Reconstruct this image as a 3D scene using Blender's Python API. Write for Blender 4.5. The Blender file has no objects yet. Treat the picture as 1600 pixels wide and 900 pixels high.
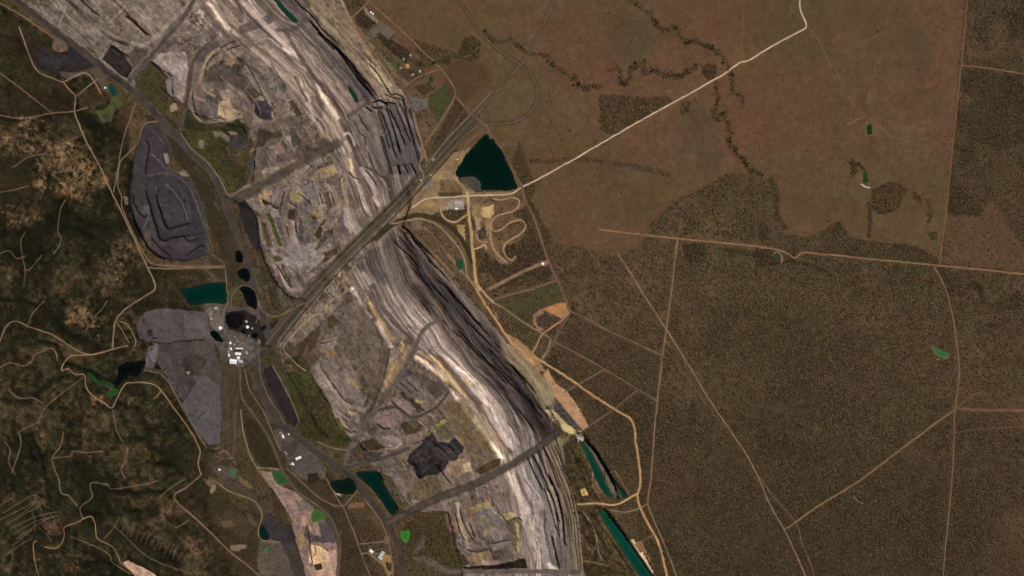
import bpy, bmesh, math, random
import numpy as np
random.seed(7)
RNG = np.random.default_rng(11)
sc = bpy.context.scene
COL = sc.collection
PX = 10.0                     # one photo pixel is ten metres of country

def wx(u): return (u - 800.0) * PX
def wy(v): return (450.0 - v) * PX

# ------------------------------------------------------------------ camera, world, sun, exposure
ALT = 62000.0
cam = bpy.data.cameras.new('survey_camera')
cam_o = bpy.data.objects.new('survey_camera', cam)
COL.objects.link(cam_o)
cam_o.location = (0, 0, ALT)
cam.sensor_width = 36.0
cam.lens = 36.0 * ALT / 16000.0
cam.clip_start = 1000.0
cam.clip_end = 400000.0
sc.camera = cam_o
SUN_EL = math.radians(43)
SUN_AZ = math.radians(52)      # from north, clockwise: the morning sun in the north-east
world = bpy.data.worlds.new('World')
sc.world = world
world.use_nodes = True
wn = world.node_tree.nodes
bg = wn['Background']
sky = wn.new('ShaderNodeTexSky')
sky.sky_type = 'NISHITA'
sky.sun_disc = False
sky.sun_elevation = SUN_EL
sky.sun_rotation = SUN_AZ
world.node_tree.links.new(sky.outputs[0], bg.inputs[0])
bg.inputs[1].default_value = 0.055
sun = bpy.data.lights.new('sun', 'SUN')
sun.energy = 4.2
sun.angle = math.radians(0.5)
sun.color = (1.0, 0.955, 0.89)
sun_o = bpy.data.objects.new('sun', sun)
COL.objects.link(sun_o)
sun_o.rotation_euler = (math.pi / 2 - SUN_EL, 0, math.pi - SUN_AZ)
sun_o.location = (3000, 3000, 5000)
vs = sc.view_settings
vs.view_transform = 'Standard'
vs.look = 'None'
vs.exposure = 0.0
vs.gamma = 1.0
vs.use_curve_mapping = False
KLIT = 1.02                   # level ground under this sun and sky shows about KLIT times its base colour

# ------------------------------------------------------------------ helpers: colours, noise, grids
def lin(c):
    c = np.asarray(c, dtype=np.float64) / 255.0
    return np.where(c <= 0.04045, c / 12.92, ((c + 0.055) / 1.055) ** 2.4)
def alb(c):
    r = np.clip(lin(c) / KLIT, 0, 0.9)
    return (float(r[0]), float(r[1]), float(r[2]))

def hashgrid(n, m, seed):
    return np.random.default_rng(seed).random((n, m)).astype(np.float32)

def vnoise(x, y, seed):
    g = hashgrid(256, 256, seed)
    xi = np.floor(x).astype(np.int64); yi = np.floor(y).astype(np.int64)
    fx = (x - xi).astype(np.float32); fy = (y - yi).astype(np.float32)
    fx = fx * fx * (3 - 2 * fx); fy = fy * fy * (3 - 2 * fy)
    x0 = xi & 255; x1 = (xi + 1) & 255; y0 = yi & 255; y1 = (yi + 1) & 255
    a = g[y0, x0]; b = g[y0, x1]; c = g[y1, x0]; d = g[y1, x1]
    return (a + (b - a) * fx) * (1 - fy) + (c + (d - c) * fx) * fy

def fbm(x, y, scale, seed, octv=4, gain=0.55):
    s = np.zeros(np.shape(x), np.float32); amp = 1.0; tot = 0.0; f = 1.0 / scale
    for o in range(octv):
        s += amp * (vnoise(x * f + 13.7 * o, y * f + 7.3 * o, seed + o) - 0.5)
        tot += amp; amp *= gain; f *= 2.07
    return s / tot * 2.0          # about -0.7 .. 0.7

STEP = 1.25
MARG = 45.0
def axis(n):
    core = np.arange(-MARG, n + MARG + 0.01, STEP)
    out = []
    d = STEP; p = MARG
    while p < 6500:
        d *= 1.55; p += d; out.append(p)
    out = np.array(out)
    return np.concatenate([-out[::-1], core, n + out])
US = axis(1600.0); VS = axis(900.0)
U, V = np.meshgrid(US, VS)
U = U.astype(np.float32); V = V.astype(np.float32)
NV, NU = U.shape
H = np.zeros((NV, NU), np.float32)              # heights, metres
C = np.zeros((NV, NU, 3), np.float32)           # base colour as an sRGB triple 0-255
ST = np.zeros((NV, NU), np.float32)             # how far the bedding streaks show
MO = np.full((NV, NU), 0.10, np.float32)        # mottling
RG = np.zeros((NV, NU), np.float32)             # small-scale roughness of the ground, metres
WD = np.zeros((NV, NU), np.float32)             # how dense trees and scrub stand, 0..1
TAG = np.zeros((NV, NU), np.int16)              # which sheet of the terrain a cell belongs to
WU = fbm(U, V, 9.0, 100, 3) * 1.7; WV = fbm(U, V, 9.0, 200, 3) * 1.7

def pts(s):
    if not isinstance(s, str): return [tuple(p) for p in s]
    return [tuple(float(k) for k in p.split(',')) for p in s.split()]

def smooth(p, n=5, closed=False):
    if len(p) < 3: return p
    out = []; m = len(p)
    for i in range(m if closed else m - 1):
        if closed: a, b, c, d = p[i - 1], p[i], p[(i + 1) % m], p[(i + 2) % m]
        else: a, b, c, d = p[max(i - 1, 0)], p[i], p[i + 1], p[min(i + 2, m - 1)]
        for k in range(n):
            t = k / n
            out.append(tuple(0.5 * (2 * b[q] + (c[q] - a[q]) * t + (2 * a[q] - 5 * b[q] + 4 * c[q] - d[q]) * t * t
                                    + (3 * b[q] - a[q] - 3 * c[q] + d[q]) * t ** 3) for q in (0, 1)))
    if not closed: out.append(p[-1])
    return out

def box(p, pad):
    a = np.asarray(p)
    i0, i1 = np.searchsorted(US, [a[:, 0].min() - pad, a[:, 0].max() + pad])
    j0, j1 = np.searchsorted(VS, [a[:, 1].min() - pad, a[:, 1].max() + pad])
    return slice(max(j0 - 1, 0), j1 + 1), slice(max(i0 - 1, 0), i1 + 1)

def ss(a, b, x):
    t = np.clip((x - a) / (b - a), 0, 1)
    return t * t * (3 - 2 * t)

def polyd(p, pad=6, warp=1.0, xy=None):
    """signed distance to a polygon (negative inside) over its own window"""
    sl = box(p, pad + 3)
    if xy is None: x = U[sl] + WU[sl] * warp; y = V[sl] + WV[sl] * warp
    else: x, y = xy; sl = None
    dmin = np.full(x.shape, 1e9, np.float32); ins = np.zeros(x.shape, bool)
    n = len(p)
    for i in range(n):
        x0, y0 = p[i]; x1, y1 = p[(i + 1) % n]
        ex, ey = x1 - x0, y1 - y0; l2 = ex * ex + ey * ey + 1e-9
        t = np.clip(((x - x0) * ex + (y - y0) * ey) / l2, 0, 1)
        d = (x - x0 - t * ex) ** 2 + (y - y0 - t * ey) ** 2
        np.minimum(dmin, d, out=dmin)
        if y0 != y1:
            cr = ((y0 > y) != (y1 > y)) & (x < (x1 - x0) * (y - y0) / (y1 - y0) + x0)
            ins ^= cr
    d = np.sqrt(dmin)
    return sl, np.where(ins, -d, d)

def lined(p, pad=6, warp=0.5):
    """distance, side-signed distance and place along a line (0..1)"""
    sl = box(p, pad + 3)
    x = U[sl] + WU[sl] * warp; y = V[sl] + WV[sl] * warp
    dm = np.full(x.shape, 1e9, np.float32); sg = np.zeros(x.shape, np.float32); tt = np.zeros(x.shape, np.float32)
    seg = [math.hypot(p[i + 1][0] - p[i][0], p[i + 1][1] - p[i][1]) for i in range(len(p) - 1)]
    L = sum(seg) + 1e-9; acc = 0
    for i in range(len(p) - 1):
        x0, y0 = p[i]; x1, y1 = p[i + 1]
        ex, ey = x1 - x0, y1 - y0; l2 = ex * ex + ey * ey + 1e-9
        t = np.clip(((x - x0) * ex + (y - y0) * ey) / l2, 0, 1)
        qx = x - x0 - t * ex; qy = y - y0 - t * ey
        d = np.sqrt(qx * qx + qy * qy); m = d < dm
        dm[m] = d[m]
        sg[m] = np.sign((ex * (y - y0) - ey * (x - x0)))[m]
        tt[m] = ((acc + t * seg[i]) / L)[m]
        acc += seg[i]
    return sl, dm, dm * sg, tt

def blend(sl, m, c, st=None, mo=None, rg=None, wd=None, tag=None):
    if c is not None: C[sl] += (np.asarray(c, np.float32) - C[sl]) * m[..., None]
    for arr, val in ((ST, st), (MO, mo), (RG, rg), (WD, wd)):
        if val is not None: arr[sl] += (val - arr[sl]) * m
    if tag is not None:
        q = TAG[sl]; q[m > 0.5] = tag

BRK = fbm(U, V, 7, 210, 5, .8) + .45 * fbm(U, V, 26, 216, 2)
def P(c, s, a=0.9, e=2.0, h=0, he=None, warp=1.0, sm=False, brk=False, **k):
    """a patch of ground: colour, edge softness, and how far it is raised"""
    p = pts(s)
    if sm: p = smooth(p, 4, True)
    he = he or e
    if e <= 5: e = max(.9, e * .55)
    sl, d = polyd(p, max(e, he), warp)
    m = ss(e * 0.5, -e * 0.5, d)
    if brk: m = m * ss(-.3, .3, BRK[sl])
    blend(sl, m * a, c, **k)
    if h: H[sl] += h * ss(he * 0.5, -he * 0.5, d)

def L(c, s, w, a=0.9, e=1.2, h=0, taper=0, warp=0.5, **k):
    """a band of ground along a line; h heaps it into a ridge"""
    if e <= 3: e = max(.7, e * .6)
    p = smooth(pts(s))
    sl, d, sd, t = lined(p, w / 2 + e, warp)
    m = ss(w / 2 + e * 0.6, w / 2 - e * 0.6, d)
    if taper: m = m * ss(0, taper, t) * ss(1, 1 - taper, t)
    blend(sl, m * a, c, **k)
    if h: H[sl] += h * ss(w / 2 + 1.0, 0, d) * (1 if not taper else ss(0, taper, t) * ss(1, 1 - taper, t))

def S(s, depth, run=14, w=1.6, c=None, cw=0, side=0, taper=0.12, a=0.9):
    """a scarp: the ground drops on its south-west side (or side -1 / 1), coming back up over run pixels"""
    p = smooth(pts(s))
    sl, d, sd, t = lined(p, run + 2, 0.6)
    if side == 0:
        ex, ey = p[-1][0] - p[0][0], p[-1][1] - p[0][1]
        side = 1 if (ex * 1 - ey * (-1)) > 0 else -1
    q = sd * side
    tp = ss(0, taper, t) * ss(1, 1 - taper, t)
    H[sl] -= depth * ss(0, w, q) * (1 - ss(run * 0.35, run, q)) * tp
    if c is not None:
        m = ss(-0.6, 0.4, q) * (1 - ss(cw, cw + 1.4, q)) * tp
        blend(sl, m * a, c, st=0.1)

# terrain sheets, by tag
SHEETS = {0: ('ground', 'open woodland ground east of the mine'), 1: ('pasture', 'reddish brown open pasture plain'),
          2: ('hills', 'dark scrub covered hills west of the mine'), 3: ('open_pit', 'grey layered open cut pit and spoil'),
          4: ('spoil_dump', 'stepped dark grey overburden dump'), 5: ('tailings_dam', 'flat grey tailings cell'),
          6: ('coal_pad', 'dark coal stained pad'), 7: ('grassed_field', 'olive green regrowth field')}

# ------------------------------------------------------------------ the country: woodland, pasture, hills
n1 = fbm(U, V, 160, 1); n2 = fbm(U, V, 40, 2); n3 = fbm(U, V, 12, 3, 3); n4 = fbm(U, V, 300, 4, 3)
def mix3(base, dark, n, k):
    m = np.clip(0.5 + n * k, 0, 1)[..., None]
    return np.asarray(base, np.float32) * (1 - m) + np.asarray(dark, np.float32) * m
C[:] = mix3((88, 70, 50), (72, 61, 42), n1 + 0.5 * n2, 0.9)
C += (n3 * 11)[..., None]
C += (fbm(U, V, 75, 9, 3) * 14)[..., None] * np.array((-.7, .1, -.3), np.float32)
WD[:] = np.clip(0.60 + 0.5 * n2 + 0.3 * n1 + 1.1 * fbm(U, V, 7, 8, 3), 0.06, 1)
H += n4 * 14 + n2 * 1.5
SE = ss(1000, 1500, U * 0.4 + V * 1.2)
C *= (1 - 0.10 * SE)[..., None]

def zone_base(p, e, tag, colour, wd, mo, warp=1.0, hh=None):
    sl, d = polyd(p, 30, warp)
    m = ss(e / 2, -e / 2, d)
    col = colour(sl)
    C[sl] += (col - C[sl]) * m[..., None]
    WD[sl] += (wd(sl) - WD[sl]) * m
    MO[sl] += (mo - MO[sl]) * m
    if hh is not None: H[sl] += hh(sl) * ss(16, -40, d)
    q = TAG[sl]; q[m > 0.5] = tag

PAST = pts('420,-7000 540,-60 600,60 640,130 700,225 800,300 835,320 870,380 912,385 938,398 972,400 1000,385 1008,366 1014,352 1052,316 1100,292 1122,280 1140,270 1180,272 1206,280 1214,310 1214,334 1227,350 1228,366 1262,370 1290,360 1306,346 1330,366 1352,380 1380,382 1402,380 1430,390 1465,410 1471,400 1480,330 1488,220 1500,110 1511,0 1520,-7000')
def past_col(sl):
    a = mix3((95, 69, 49), (87, 69, 46), n1[sl] + 0.35 * n2[sl], 1.3)
    a += (n3[sl] * 4.5)[..., None] + (n2[sl] * 5)[..., None] + 2.5 + (fbm(U[sl], V[sl], 4, 12, 2) * 5)[..., None]
    return a
zone_base(PAST, 2.5, 1, past_col, lambda sl: np.zeros(H[sl].shape) , 0.05, 1.4)
HILL = pts('-7000,-7000 -60,-40 20,18 90,62 150,125 195,180 205,250 215,330 235,410 300,440 330,470 340,560 345,660 320,720 330,800 350,860 420,960 520,7000 -7000,7000')
def hill_col(sl):
    r = np.abs(fbm(U[sl], V[sl], 70, 31, 4))
    t = np.clip(0.27 + 0.9 * fbm(U[sl], V[sl], 55, 33, 4) + 1.0 * fbm(U[sl], V[sl], 7, 36, 3), 0, 1)
    a = np.asarray((36, 34, 21), np.float32) * (1 - t[..., None]) + np.asarray((76, 61, 42), np.float32) * t[..., None]
    g_ = np.clip(fbm(U[sl], V[sl], 38, 39, 4) * 1.8, 0, 1)[..., None]
    a = a + (np.asarray((60, 57, 34), np.float32) - a) * g_ * .7
    return a + (n3[sl] * 11)[..., None]
def hill_wd(sl): return np.clip(0.55 - 0.9 * fbm(U[sl], V[sl], 55, 33, 4) + 0.3 * n2[sl], 0.1, 1)
def hill_h(sl):
    rid = 1 - np.abs(fbm(U[sl], V[sl], 85, 35, 4)) * 2.2
    return 42 * rid + 16 * fbm(U[sl], V[sl], 18, 37, 4)
zone_base(HILL, 16, 2, hill_col, hill_wd, 0.16, 1.0, hill_h)

# pasture tones
GRN = (84, 70, 46); GGR = (76, 66, 46); RED = (98, 69, 50); TAN = (112, 84, 60); DWD = (54, 45, 30)
for c, s, a, e in (
    (GGR, '970,30 1020,25 1020,80 990,100 960,90 930,60 940,35', .6, 26), (GRN, '1165,-60 1300,-60 1300,80 1240,95 1170,60', .7, 30),
    (GRN, '1290,-50 1420,-60 1440,100 1400,130 1330,60', .5, 30), (GGR, '1415,45 1445,45 1465,80 1450,110 1440,125 1425,80', .6, 14),
    (GRN, '1420,130 1470,150 1480,190 1440,180', .5, 22), (GGR, '1080,160 1120,170 1110,230 1060,240 1060,180', .5, 26),
    (GGR, '1090,230 1130,235 1125,270 1090,275', .6, 18), (GRN, '870,250 960,200 990,300 900,340', .5, 30),
    (GRN, '960,290 1060,270 1000,350 940,350', .5, 26), (RED, '850,280 900,290 940,390 880,375', .5, 26),
    (RED, '1140,90 1300,110 1290,220 1170,230 1150,150', .6, 40), (RED, '880,10 960,10 960,140 900,150 850,110', .5, 40),
    (RED, '1000,-20 1150,-20 1150,70 1060,70', .5, 36), (GRN, '1225,260 1300,250 1310,320 1240,350', .5, 24),
    (GRN, '690,10 740,90 700,110 650,60', .35, 24), ((90, 78, 52), '770,150 800,126 826,122 834,150 826,172 800,186 775,186 762,180', .75, 5),
    ((92, 78, 52), '1110,335 1132,375 1082,373 1095,350', .8, 4), (GRN, '1380,250 1460,260 1470,300 1400,300', .4, 22),
    ((66, 50, 34), '700,100 720,90 760,105 770,125 740,150 715,180 690,150', .45, 12),
    ((98, 72, 52), '1030,360 1200,380 1222,395 1200,395 1040,372', .6, 4)):
    P(c, s, a=a, e=e, wd=None)
# the eastern block: mixed scrub and bare red ground
P((70, 57, 40), '1512,-60 1660,-60 1660,420 1600,420 1480,330 1490,200', a=.7, e=2, tag=0, wd=.34, mo=.14)
P((90, 70, 50), '1516,20 1560,30 1580,70 1545,95 1505,85', a=.6, e=16, wd=.22)
P((52, 46, 31), '1504,110 1600,120 1640,210 1560,240 1496,200', a=.6, e=14, wd=.55)
P((92, 68, 49), '1478,336 1530,340 1548,310 1565,330 1600,390 1640,430 1475,412', a=.85, e=6, tag=1, wd=0.02, mo=.06)
P((96, 68, 48), '1590,75 1640,70 1640,105 1600,100', a=.8, e=5, wd=.02)
P((96, 68, 48), '1498,142 1512,148 1522,160 1500,165', a=.7, e=5, wd=.02)
P((88, 68, 50), '1548,830 1580,790 1640,790 1640,940 1540,940', a=.7, e=10, wd=.15)
# woodland edge and thick stands
def stand(s, a=.75, c=DWD, wd=.95, e=4, warp=1.5): P(c, s, a=a, e=e, wd=wd, mo=.16, warp=warp)
stand('936,150 960,148 985,152 1045,152 1052,160 1000,190 960,215 940,205', c=(66, 54, 37), wd=.85)
stand('1062,160 1080,158 1078,174 1066,178', c=(62, 56, 38)); stand('1098,105 1108,98 1118,102 1122,112 1115,125 1104,124 1098,112', c=(52, 44, 30))
stand('722,62 738,56 752,66 748,90 738,98 722,92 720,78', c=(58, 50, 33)); stand('640,60 700,80 705,100 660,95', c=(60, 50, 33), a=.5, wd=.6)
stand('1360,300 1385,285 1402,284 1420,297 1408,318 1398,332 1374,334 1362,326', c=(64, 49, 33)); stand('1425,296 1440,308 1442,318 1430,312', c=(60, 46, 30))
stand('1482,265 1500,290 1525,315 1540,330 1520,336 1480,334', c=(58, 46, 30), e=3)
stand('1280,372 1310,345 1330,372 1370,378 1400,382 1440,388 1466,412 1440,410 1290,398', c=(66, 55, 37), wd=.8)
stand('1066,382 1102,380 1105,400 1092,412 1072,408', c=(44, 42, 28)); stand('1180,388 1210,390 1214,412 1190,418 1178,402', c=(46, 42, 28))
stand('1185,355 1198,350 1200,375 1188,377', c=(48, 44, 28)); stand('1224,690 1270,700 1268,720 1230,715', c=(52, 47, 32), a=.6)
stand('1096,780 1150,770 1160,800 1110,812', c=(54, 48, 32), a=.5, e=14); stand('1525,505 1558,505 1552,525 1528,520', c=(46, 46, 29), e=8)
stand('1500,822 1526,822 1520,838 1502,836', c=(44, 42, 26)); stand('1436,868 1450,862 1462,880 1440,888', c=(42, 40, 25)); stand('1330,450 1365,448 1350,464 1330,465', c=(46, 44, 28), e=6)
stand('850,560 868,556 885,590 872,596', c=(36, 46, 26), e=3); stand('868,475 900,480 905,500 892,497', c=(52, 46, 30), e=8)
stand('1180,680 1250,690 1260,730 1190,720', a=.4, e=18, c=(50, 46, 30)); stand('1240,860 1320,850 1330,900 1250,910', a=.4, e=18, c=(56, 48, 33))
stand('1100,480 1180,470 1190,560 1110,570', a=.35, e=30, c=(60, 50, 33)); stand('760,395 800,385 805,400 770,430 745,425', c=(50, 44, 30), wd=.9)
stand('790,385 840,380 868,420 855,440 780,450 770,430', c=(56, 47, 32), wd=.95); stand('1580,690 1600,675 1600,695 1585,695', c=(40, 46, 28))
L((38, 36, 22), '1476,430 1482,452 1500,460 1512,452 1530,446 1536,466 1546,476 1560,474 1572,464 1590,462 1602,470', 5, a=.75, e=3, wd=1, warp=2)
L((40, 38, 24), '1130,388 1180,400 1210,412 1250,408 1290,424 1318,446 1332,444 1344,428', 4, a=.6, e=3, wd=1, warp=2)
stand('1518,40 1540,30 1552,60 1530,70', c=(50, 43, 29), a=.6, e=12)
stand('1560,120 1590,116 1600,140 1570,150', c=(50, 43, 29), a=.6, e=12)
stand('1496,230 1520,224 1528,250 1500,260', c=(50, 43, 29), a=.6, e=12)
stand('1570,20 1600,10 1604,50 1580,60', c=(50, 43, 29), a=.6, e=12)
stand('1470,452 1500,455 1540,470 1555,478 1590,462 1600,480 1560,488 1530,478 1490,464', c=(48, 44, 28), a=.6, e=5)
P((90, 72, 52), '1060,452 1200,455 1280,500 1500,560 1600,700 1600,640 1540,470 1300,430 1100,430', a=.35, e=40)
P((58, 49, 33), '1000,640 1200,650 1500,760 1600,860 1600,960 1000,960', a=.45, e=60)
P((60, 50, 34), '900,490 1030,560 1010,760 930,660 860,560', a=.5, e=20)
P((58, 48, 32), '1120,520 1230,530 1320,620 1240,700 1120,640', a=.3, e=50)
# western hills: bare tan slopes and dark gullies
def bare(s, c=(106, 83, 58), a=.65, e=9): P(c, s, a=min(.9, a * 1.25), e=e * 1.5, wd=.12, mo=.42, warp=3, brk=True)
def gully(s, w=9, c=(24, 25, 15), a=.75, h=-16): L(c, s, w, a=a, e=w * .7, warp=2.0, wd=.95, h=h)
bare('0,205 50,212 110,225 150,245 165,275 150,300 120,300 60,290 60,240 0,235', c=(102, 82, 56), a=.7, e=16); bare('90,215 140,230 170,270 165,305 130,320 100,300', c=(108, 86, 60), a=.6); bare('30,185 60,180 66,200 36,205', c=(120, 92, 64)); bare('140,255 168,275 172,292 158,300 140,320 128,310 132,285'); bare('88,300 102,295 118,310 112,320 90,308', c=(130, 88, 62)); bare('60,285 80,278 90,300 62,310')
bare('40,180 75,184 82,205 40,218 20,200', c=(104, 80, 56)); bare('0,200 60,215 120,235 150,255 90,290 40,300 50,250', a=.5, c=(96, 74, 52))
bare('0,310 30,315 48,345 30,358 0,355', c=(98, 74, 54)); bare('160,385 200,375 215,410 205,448 165,450 150,430', a=.55, c=(96, 76, 52)); bare('50,335 66,333 66,345 50,343', c=(128, 98, 66))
bare('100,480 120,470 150,490 170,505 172,530 150,535 125,515 105,505', a=.6); bare('135,465 142,462 140,475 132,477', c=(130, 96, 70)); bare('140,500 165,510 160,530 145,528', c=(128, 96, 72))
bare('10,755 28,760 30,772 18,790 2,785', c=(120, 84, 62)); bare('58,670 70,680 66,700 58,695', c=(104, 80, 60), a=.6); bare('165,690 250,690 250,740 190,745 160,720', a=.45, c=(84, 66, 46))
bare('190,610 250,605 260,660 200,670', a=.4, c=(82, 64, 46)); bare('285,840 320,835 330,865 295,875', c=(112, 82, 58)); bare('70,815 90,812 100,830 75,835', c=(104, 72, 54)); bare('245,790 265,795 260,815 245,812', c=(98, 74, 56))
bare('140,620 160,618 162,632 145,632', c=(124, 84, 64)); bare('30,620 60,610 65,640 40,650', a=.4, c=(86, 66, 46)); bare('195,625 208,625 205,632 195,632', c=(125, 105, 86)); bare('60,735 75,732 74,760 62,750', a=.5, c=(98, 76, 54))
bare('118,735 130,745 145,740 150,780 130,775', a=.3, c=(84, 66, 46)); bare('95,870 120,870 130,890 100,900', a=.5, c=(90, 66, 50)); bare('35,860 60,855 68,880 40,885', a=.6, c=(104, 76, 58))
gully('100,318 92,335 70,350 60,380 40,390 20,400', 26); gully('148,308 165,300 172,305', 13); gully('0,368 50,362 100,355 140,372', 16); gully('120,345 170,360 205,350 210,370', 18)
gully('60,400 40,430 30,460', 20, a=.5); gully('205,255 202,290 200,330', 10); gully('0,88 25,82 60,70 85,78', 10, h=-5); gully('55,165 80,155 105,165', 16, h=-4); gully('130,185 150,195 175,205', 18, a=.8, h=-4)
gully('0,470 30,470 60,482', 8); gully('80,490 100,520 130,535 150,548', 16); gully('100,568 125,575 160,592 180,600', 9, c=(22, 30, 16)); gully('60,535 85,540 95,555 100,580', 7, a=.6); gully('0,625 40,628 70,605 95,590', 10, a=.6)
gully('45,680 60,710 68,740 75,780', 9, a=.6); gully('120,730 140,760 150,790 145,820', 30, a=.7); gully('165,765 200,770 260,768', 9, a=.7); gully('120,800 160,808 200,800 245,800', 14, a=.6); gully('130,885 150,878 178,885 175,900', 10, c=(14, 18, 12))
gully('0,760 40,800 60,830', 30, a=.5); gully('170,830 220,850 270,880', 22, a=.6); gully('240,725 270,730 280,740', 9, a=.7); gully('20,660 40,690 50,720', 12, a=.4); gully('210,640 230,680 205,690 190,685', 16, a=.5); gully('230,430 280,425 320,432', 12, a=.5, h=0); gully('170,470 200,480 230,470', 12, a=.4)
P((50, 42, 27), '0,20 80,60 92,80 60,110 110,130 118,175 40,182 0,178', a=.75, e=8, mo=.12, wd=.25)
P((46, 38, 25), '0,245 50,245 52,300 30,320 0,318', a=.8, e=6, mo=.1, wd=.3)
P((66, 50, 33), '118,150 155,130 165,160 130,168', a=.7, e=5, wd=.2); P((62, 46, 31), '188,165 205,160 200,225 180,190', a=.6, e=8, wd=.2)
P((52, 44, 29), '215,425 330,440 320,470 290,480 240,470', a=.7, e=8, wd=.35)
P((48, 40, 26), '320,720 335,760 370,790 420,815 425,850 400,900 330,900 300,840 280,780', a=.55, e=12, wd=.4)

# ------------------------------------------------------------------ the mine: base of spoil and bedding
G1 = (116, 102, 92); G2 = (90, 79, 74); G3 = (122, 109, 100); DK = (60, 52, 49); RD = (76, 67, 61); COAL = (24, 21, 21); BLK = (12, 10, 10); BRT = (196, 177, 162); TANS = (142, 122, 96)
EMB = (62, 52, 36)
P(G1, '-20,-60 20,-4 60,30 110,72 165,112 205,142 236,96 268,118 270,150 285,160 300,175 340,190 380,200 400,230 395,285 345,305 400,330 405,380 415,410 430,440 450,462 480,470 440,520 430,545 480,640 500,680 560,690 620,800 700,800 720,880 730,960 915,960 912,900 908,840 895,780 870,690 866,664 835,592 772,510 702,428 668,392 630,352 655,280 662,240 640,160 628,142 600,112 555,45 510,-60', a=.97, e=3, tag=3, wd=0, st=.55, mo=.13, rg=1.6)
for s_, w_, c_, a_ in (('352,-6 372,20 396,46 420,70 446,100 468,128 486,160', 12, (150, 134, 122), .6), ('380,-8 410,24 440,56 470,94 496,128 522,168 532,200', 16, (150, 134, 122), .55), ('318,-6 340,24 362,52', 18, (146, 128, 114), .55), ('300,6 320,40', 10, (140, 124, 110), .5), ('535,196 545,240 556,290 572,332', 22, (140, 124, 114), .5), ('575,262 590,310', 14, (150, 134, 124), .5), ('560,420 590,466 626,516', 16, (142, 126, 116), .5), ('640,552 690,592 740,646 780,710', 22, (150, 132, 118), .5), ('700,560 750,606 780,670 806,706', 18, (152, 136, 126), .55), ('795,735 820,780 836,830 846,890', 26, (152, 138, 128), .6), ('840,740 862,800 870,860', 12, (140, 128, 120), .5), ('70,-6 130,40 200,60', 26, (130, 116, 104), .5), ('440,395 480,385 500,400 470,430', 26, (138, 124, 116), .45), ('500,575 540,618 565,640', 20, (132, 117, 107), .5), ('600,655 620,690', 18, (130, 112, 102), .4)):
    L(c_, s_, w_, a=a_, e=w_ * .7, warp=1.5)
GUIDE = smooth(pts('330,-160 400,-60 450,-2 500,45 545,95 585,145 612,200 636,262 655,322 690,405 765,505 830,590 868,668 893,760 908,850 914,960 916,1100'), 4)
sl, dG, sG, tG = lined(GUIDE, 900, 0.0)
SG = np.zeros((NV, NU), np.float32); TG = np.zeros((NV, NU), np.float32)
SG[sl] = sG; TG[sl] = tG * 1300          # SG > 0 lies on the pit's south-west side
# P: the zone where bedding runs along the pit
for s in ('300,-30 470,-30 480,25 545,100 590,155 640,175 660,255 610,332 585,338 545,312 528,250 505,210 460,150 430,110 380,70 330,40',
          '545,440 560,415 622,352 700,428 772,510 832,590 868,665 890,740 908,830 915,960 850,960 815,850 770,735 745,670 700,600 645,550 600,500'):
    P(None, s, e=14, st=1.0)
P((98, 87, 81), '530,190 590,160 640,170 658,262 608,318 575,280', a=.5, e=10)
P((82, 73, 69), '556,418 622,352 702,428 772,510 832,590 868,665 840,690 800,640 740,570 680,500 640,470 600,440', a=.65, e=16)
P((112, 101, 95), '650,525 690,510 740,555 790,610 830,660 850,690 800,725 780,690 740,620 690,560', a=.6, e=14)
P((122, 111, 105), '800,735 850,700 880,790 895,900 850,900 820,840', a=.7, e=14)
# general form of the pit: the floor lies below the plain, the spoil stands above it
pitw = ss(-6, 22, SG) * (1 - ss(55, 130, SG)) * (TAG == 3)
H -= 46 * pitw
H += 16 * ss(110, 190, SG) * (TAG == 3) * ss(330, 230, SG)

# ------------------------------------------------------------------ bedding streaks, mottling, small relief
wr = fbm(U, V, 80, 51, 3) * 9 + fbm(U, V, 20, 54, 2) * 1.6
q = SG + wr
def streak(fs, ft, seed): return vnoise(q / fs, TG / ft, seed) - 0.5
blo = fbm(U, V, 7, 71, 3); blo2 = fbm(U, V, 22, 74, 3); fine = fbm(U, V, 3.2, 77, 2)
spoil = np.clip(ST, 0, 1)
stk = 0.8 * streak(2.4, 110, 61) + 1.0 * streak(6.0, 170, 62) + 0.7 * streak(15, 230, 63) + 0.7 * streak(1.3, 70, 64)
C *= (1 + spoil * (0.46 * stk + .40 * streak(30, 330, 65)))[..., None] * (1 + .05 * (TAG == 3))[..., None]
C += (spoil * streak(9, 160, 66))[..., None] * np.array((12, 6, -2), np.float32)
# thin creases and bench edges that follow the bedding
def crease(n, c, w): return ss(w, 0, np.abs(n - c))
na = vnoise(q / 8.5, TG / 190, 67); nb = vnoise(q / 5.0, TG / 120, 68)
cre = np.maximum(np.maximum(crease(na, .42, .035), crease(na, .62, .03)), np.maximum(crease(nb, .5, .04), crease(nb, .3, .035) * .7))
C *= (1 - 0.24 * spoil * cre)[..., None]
C *= (1 + 0.16 * spoil * np.maximum(crease(nb, .58, .04), crease(na, .5, .03)))[..., None]
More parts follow.
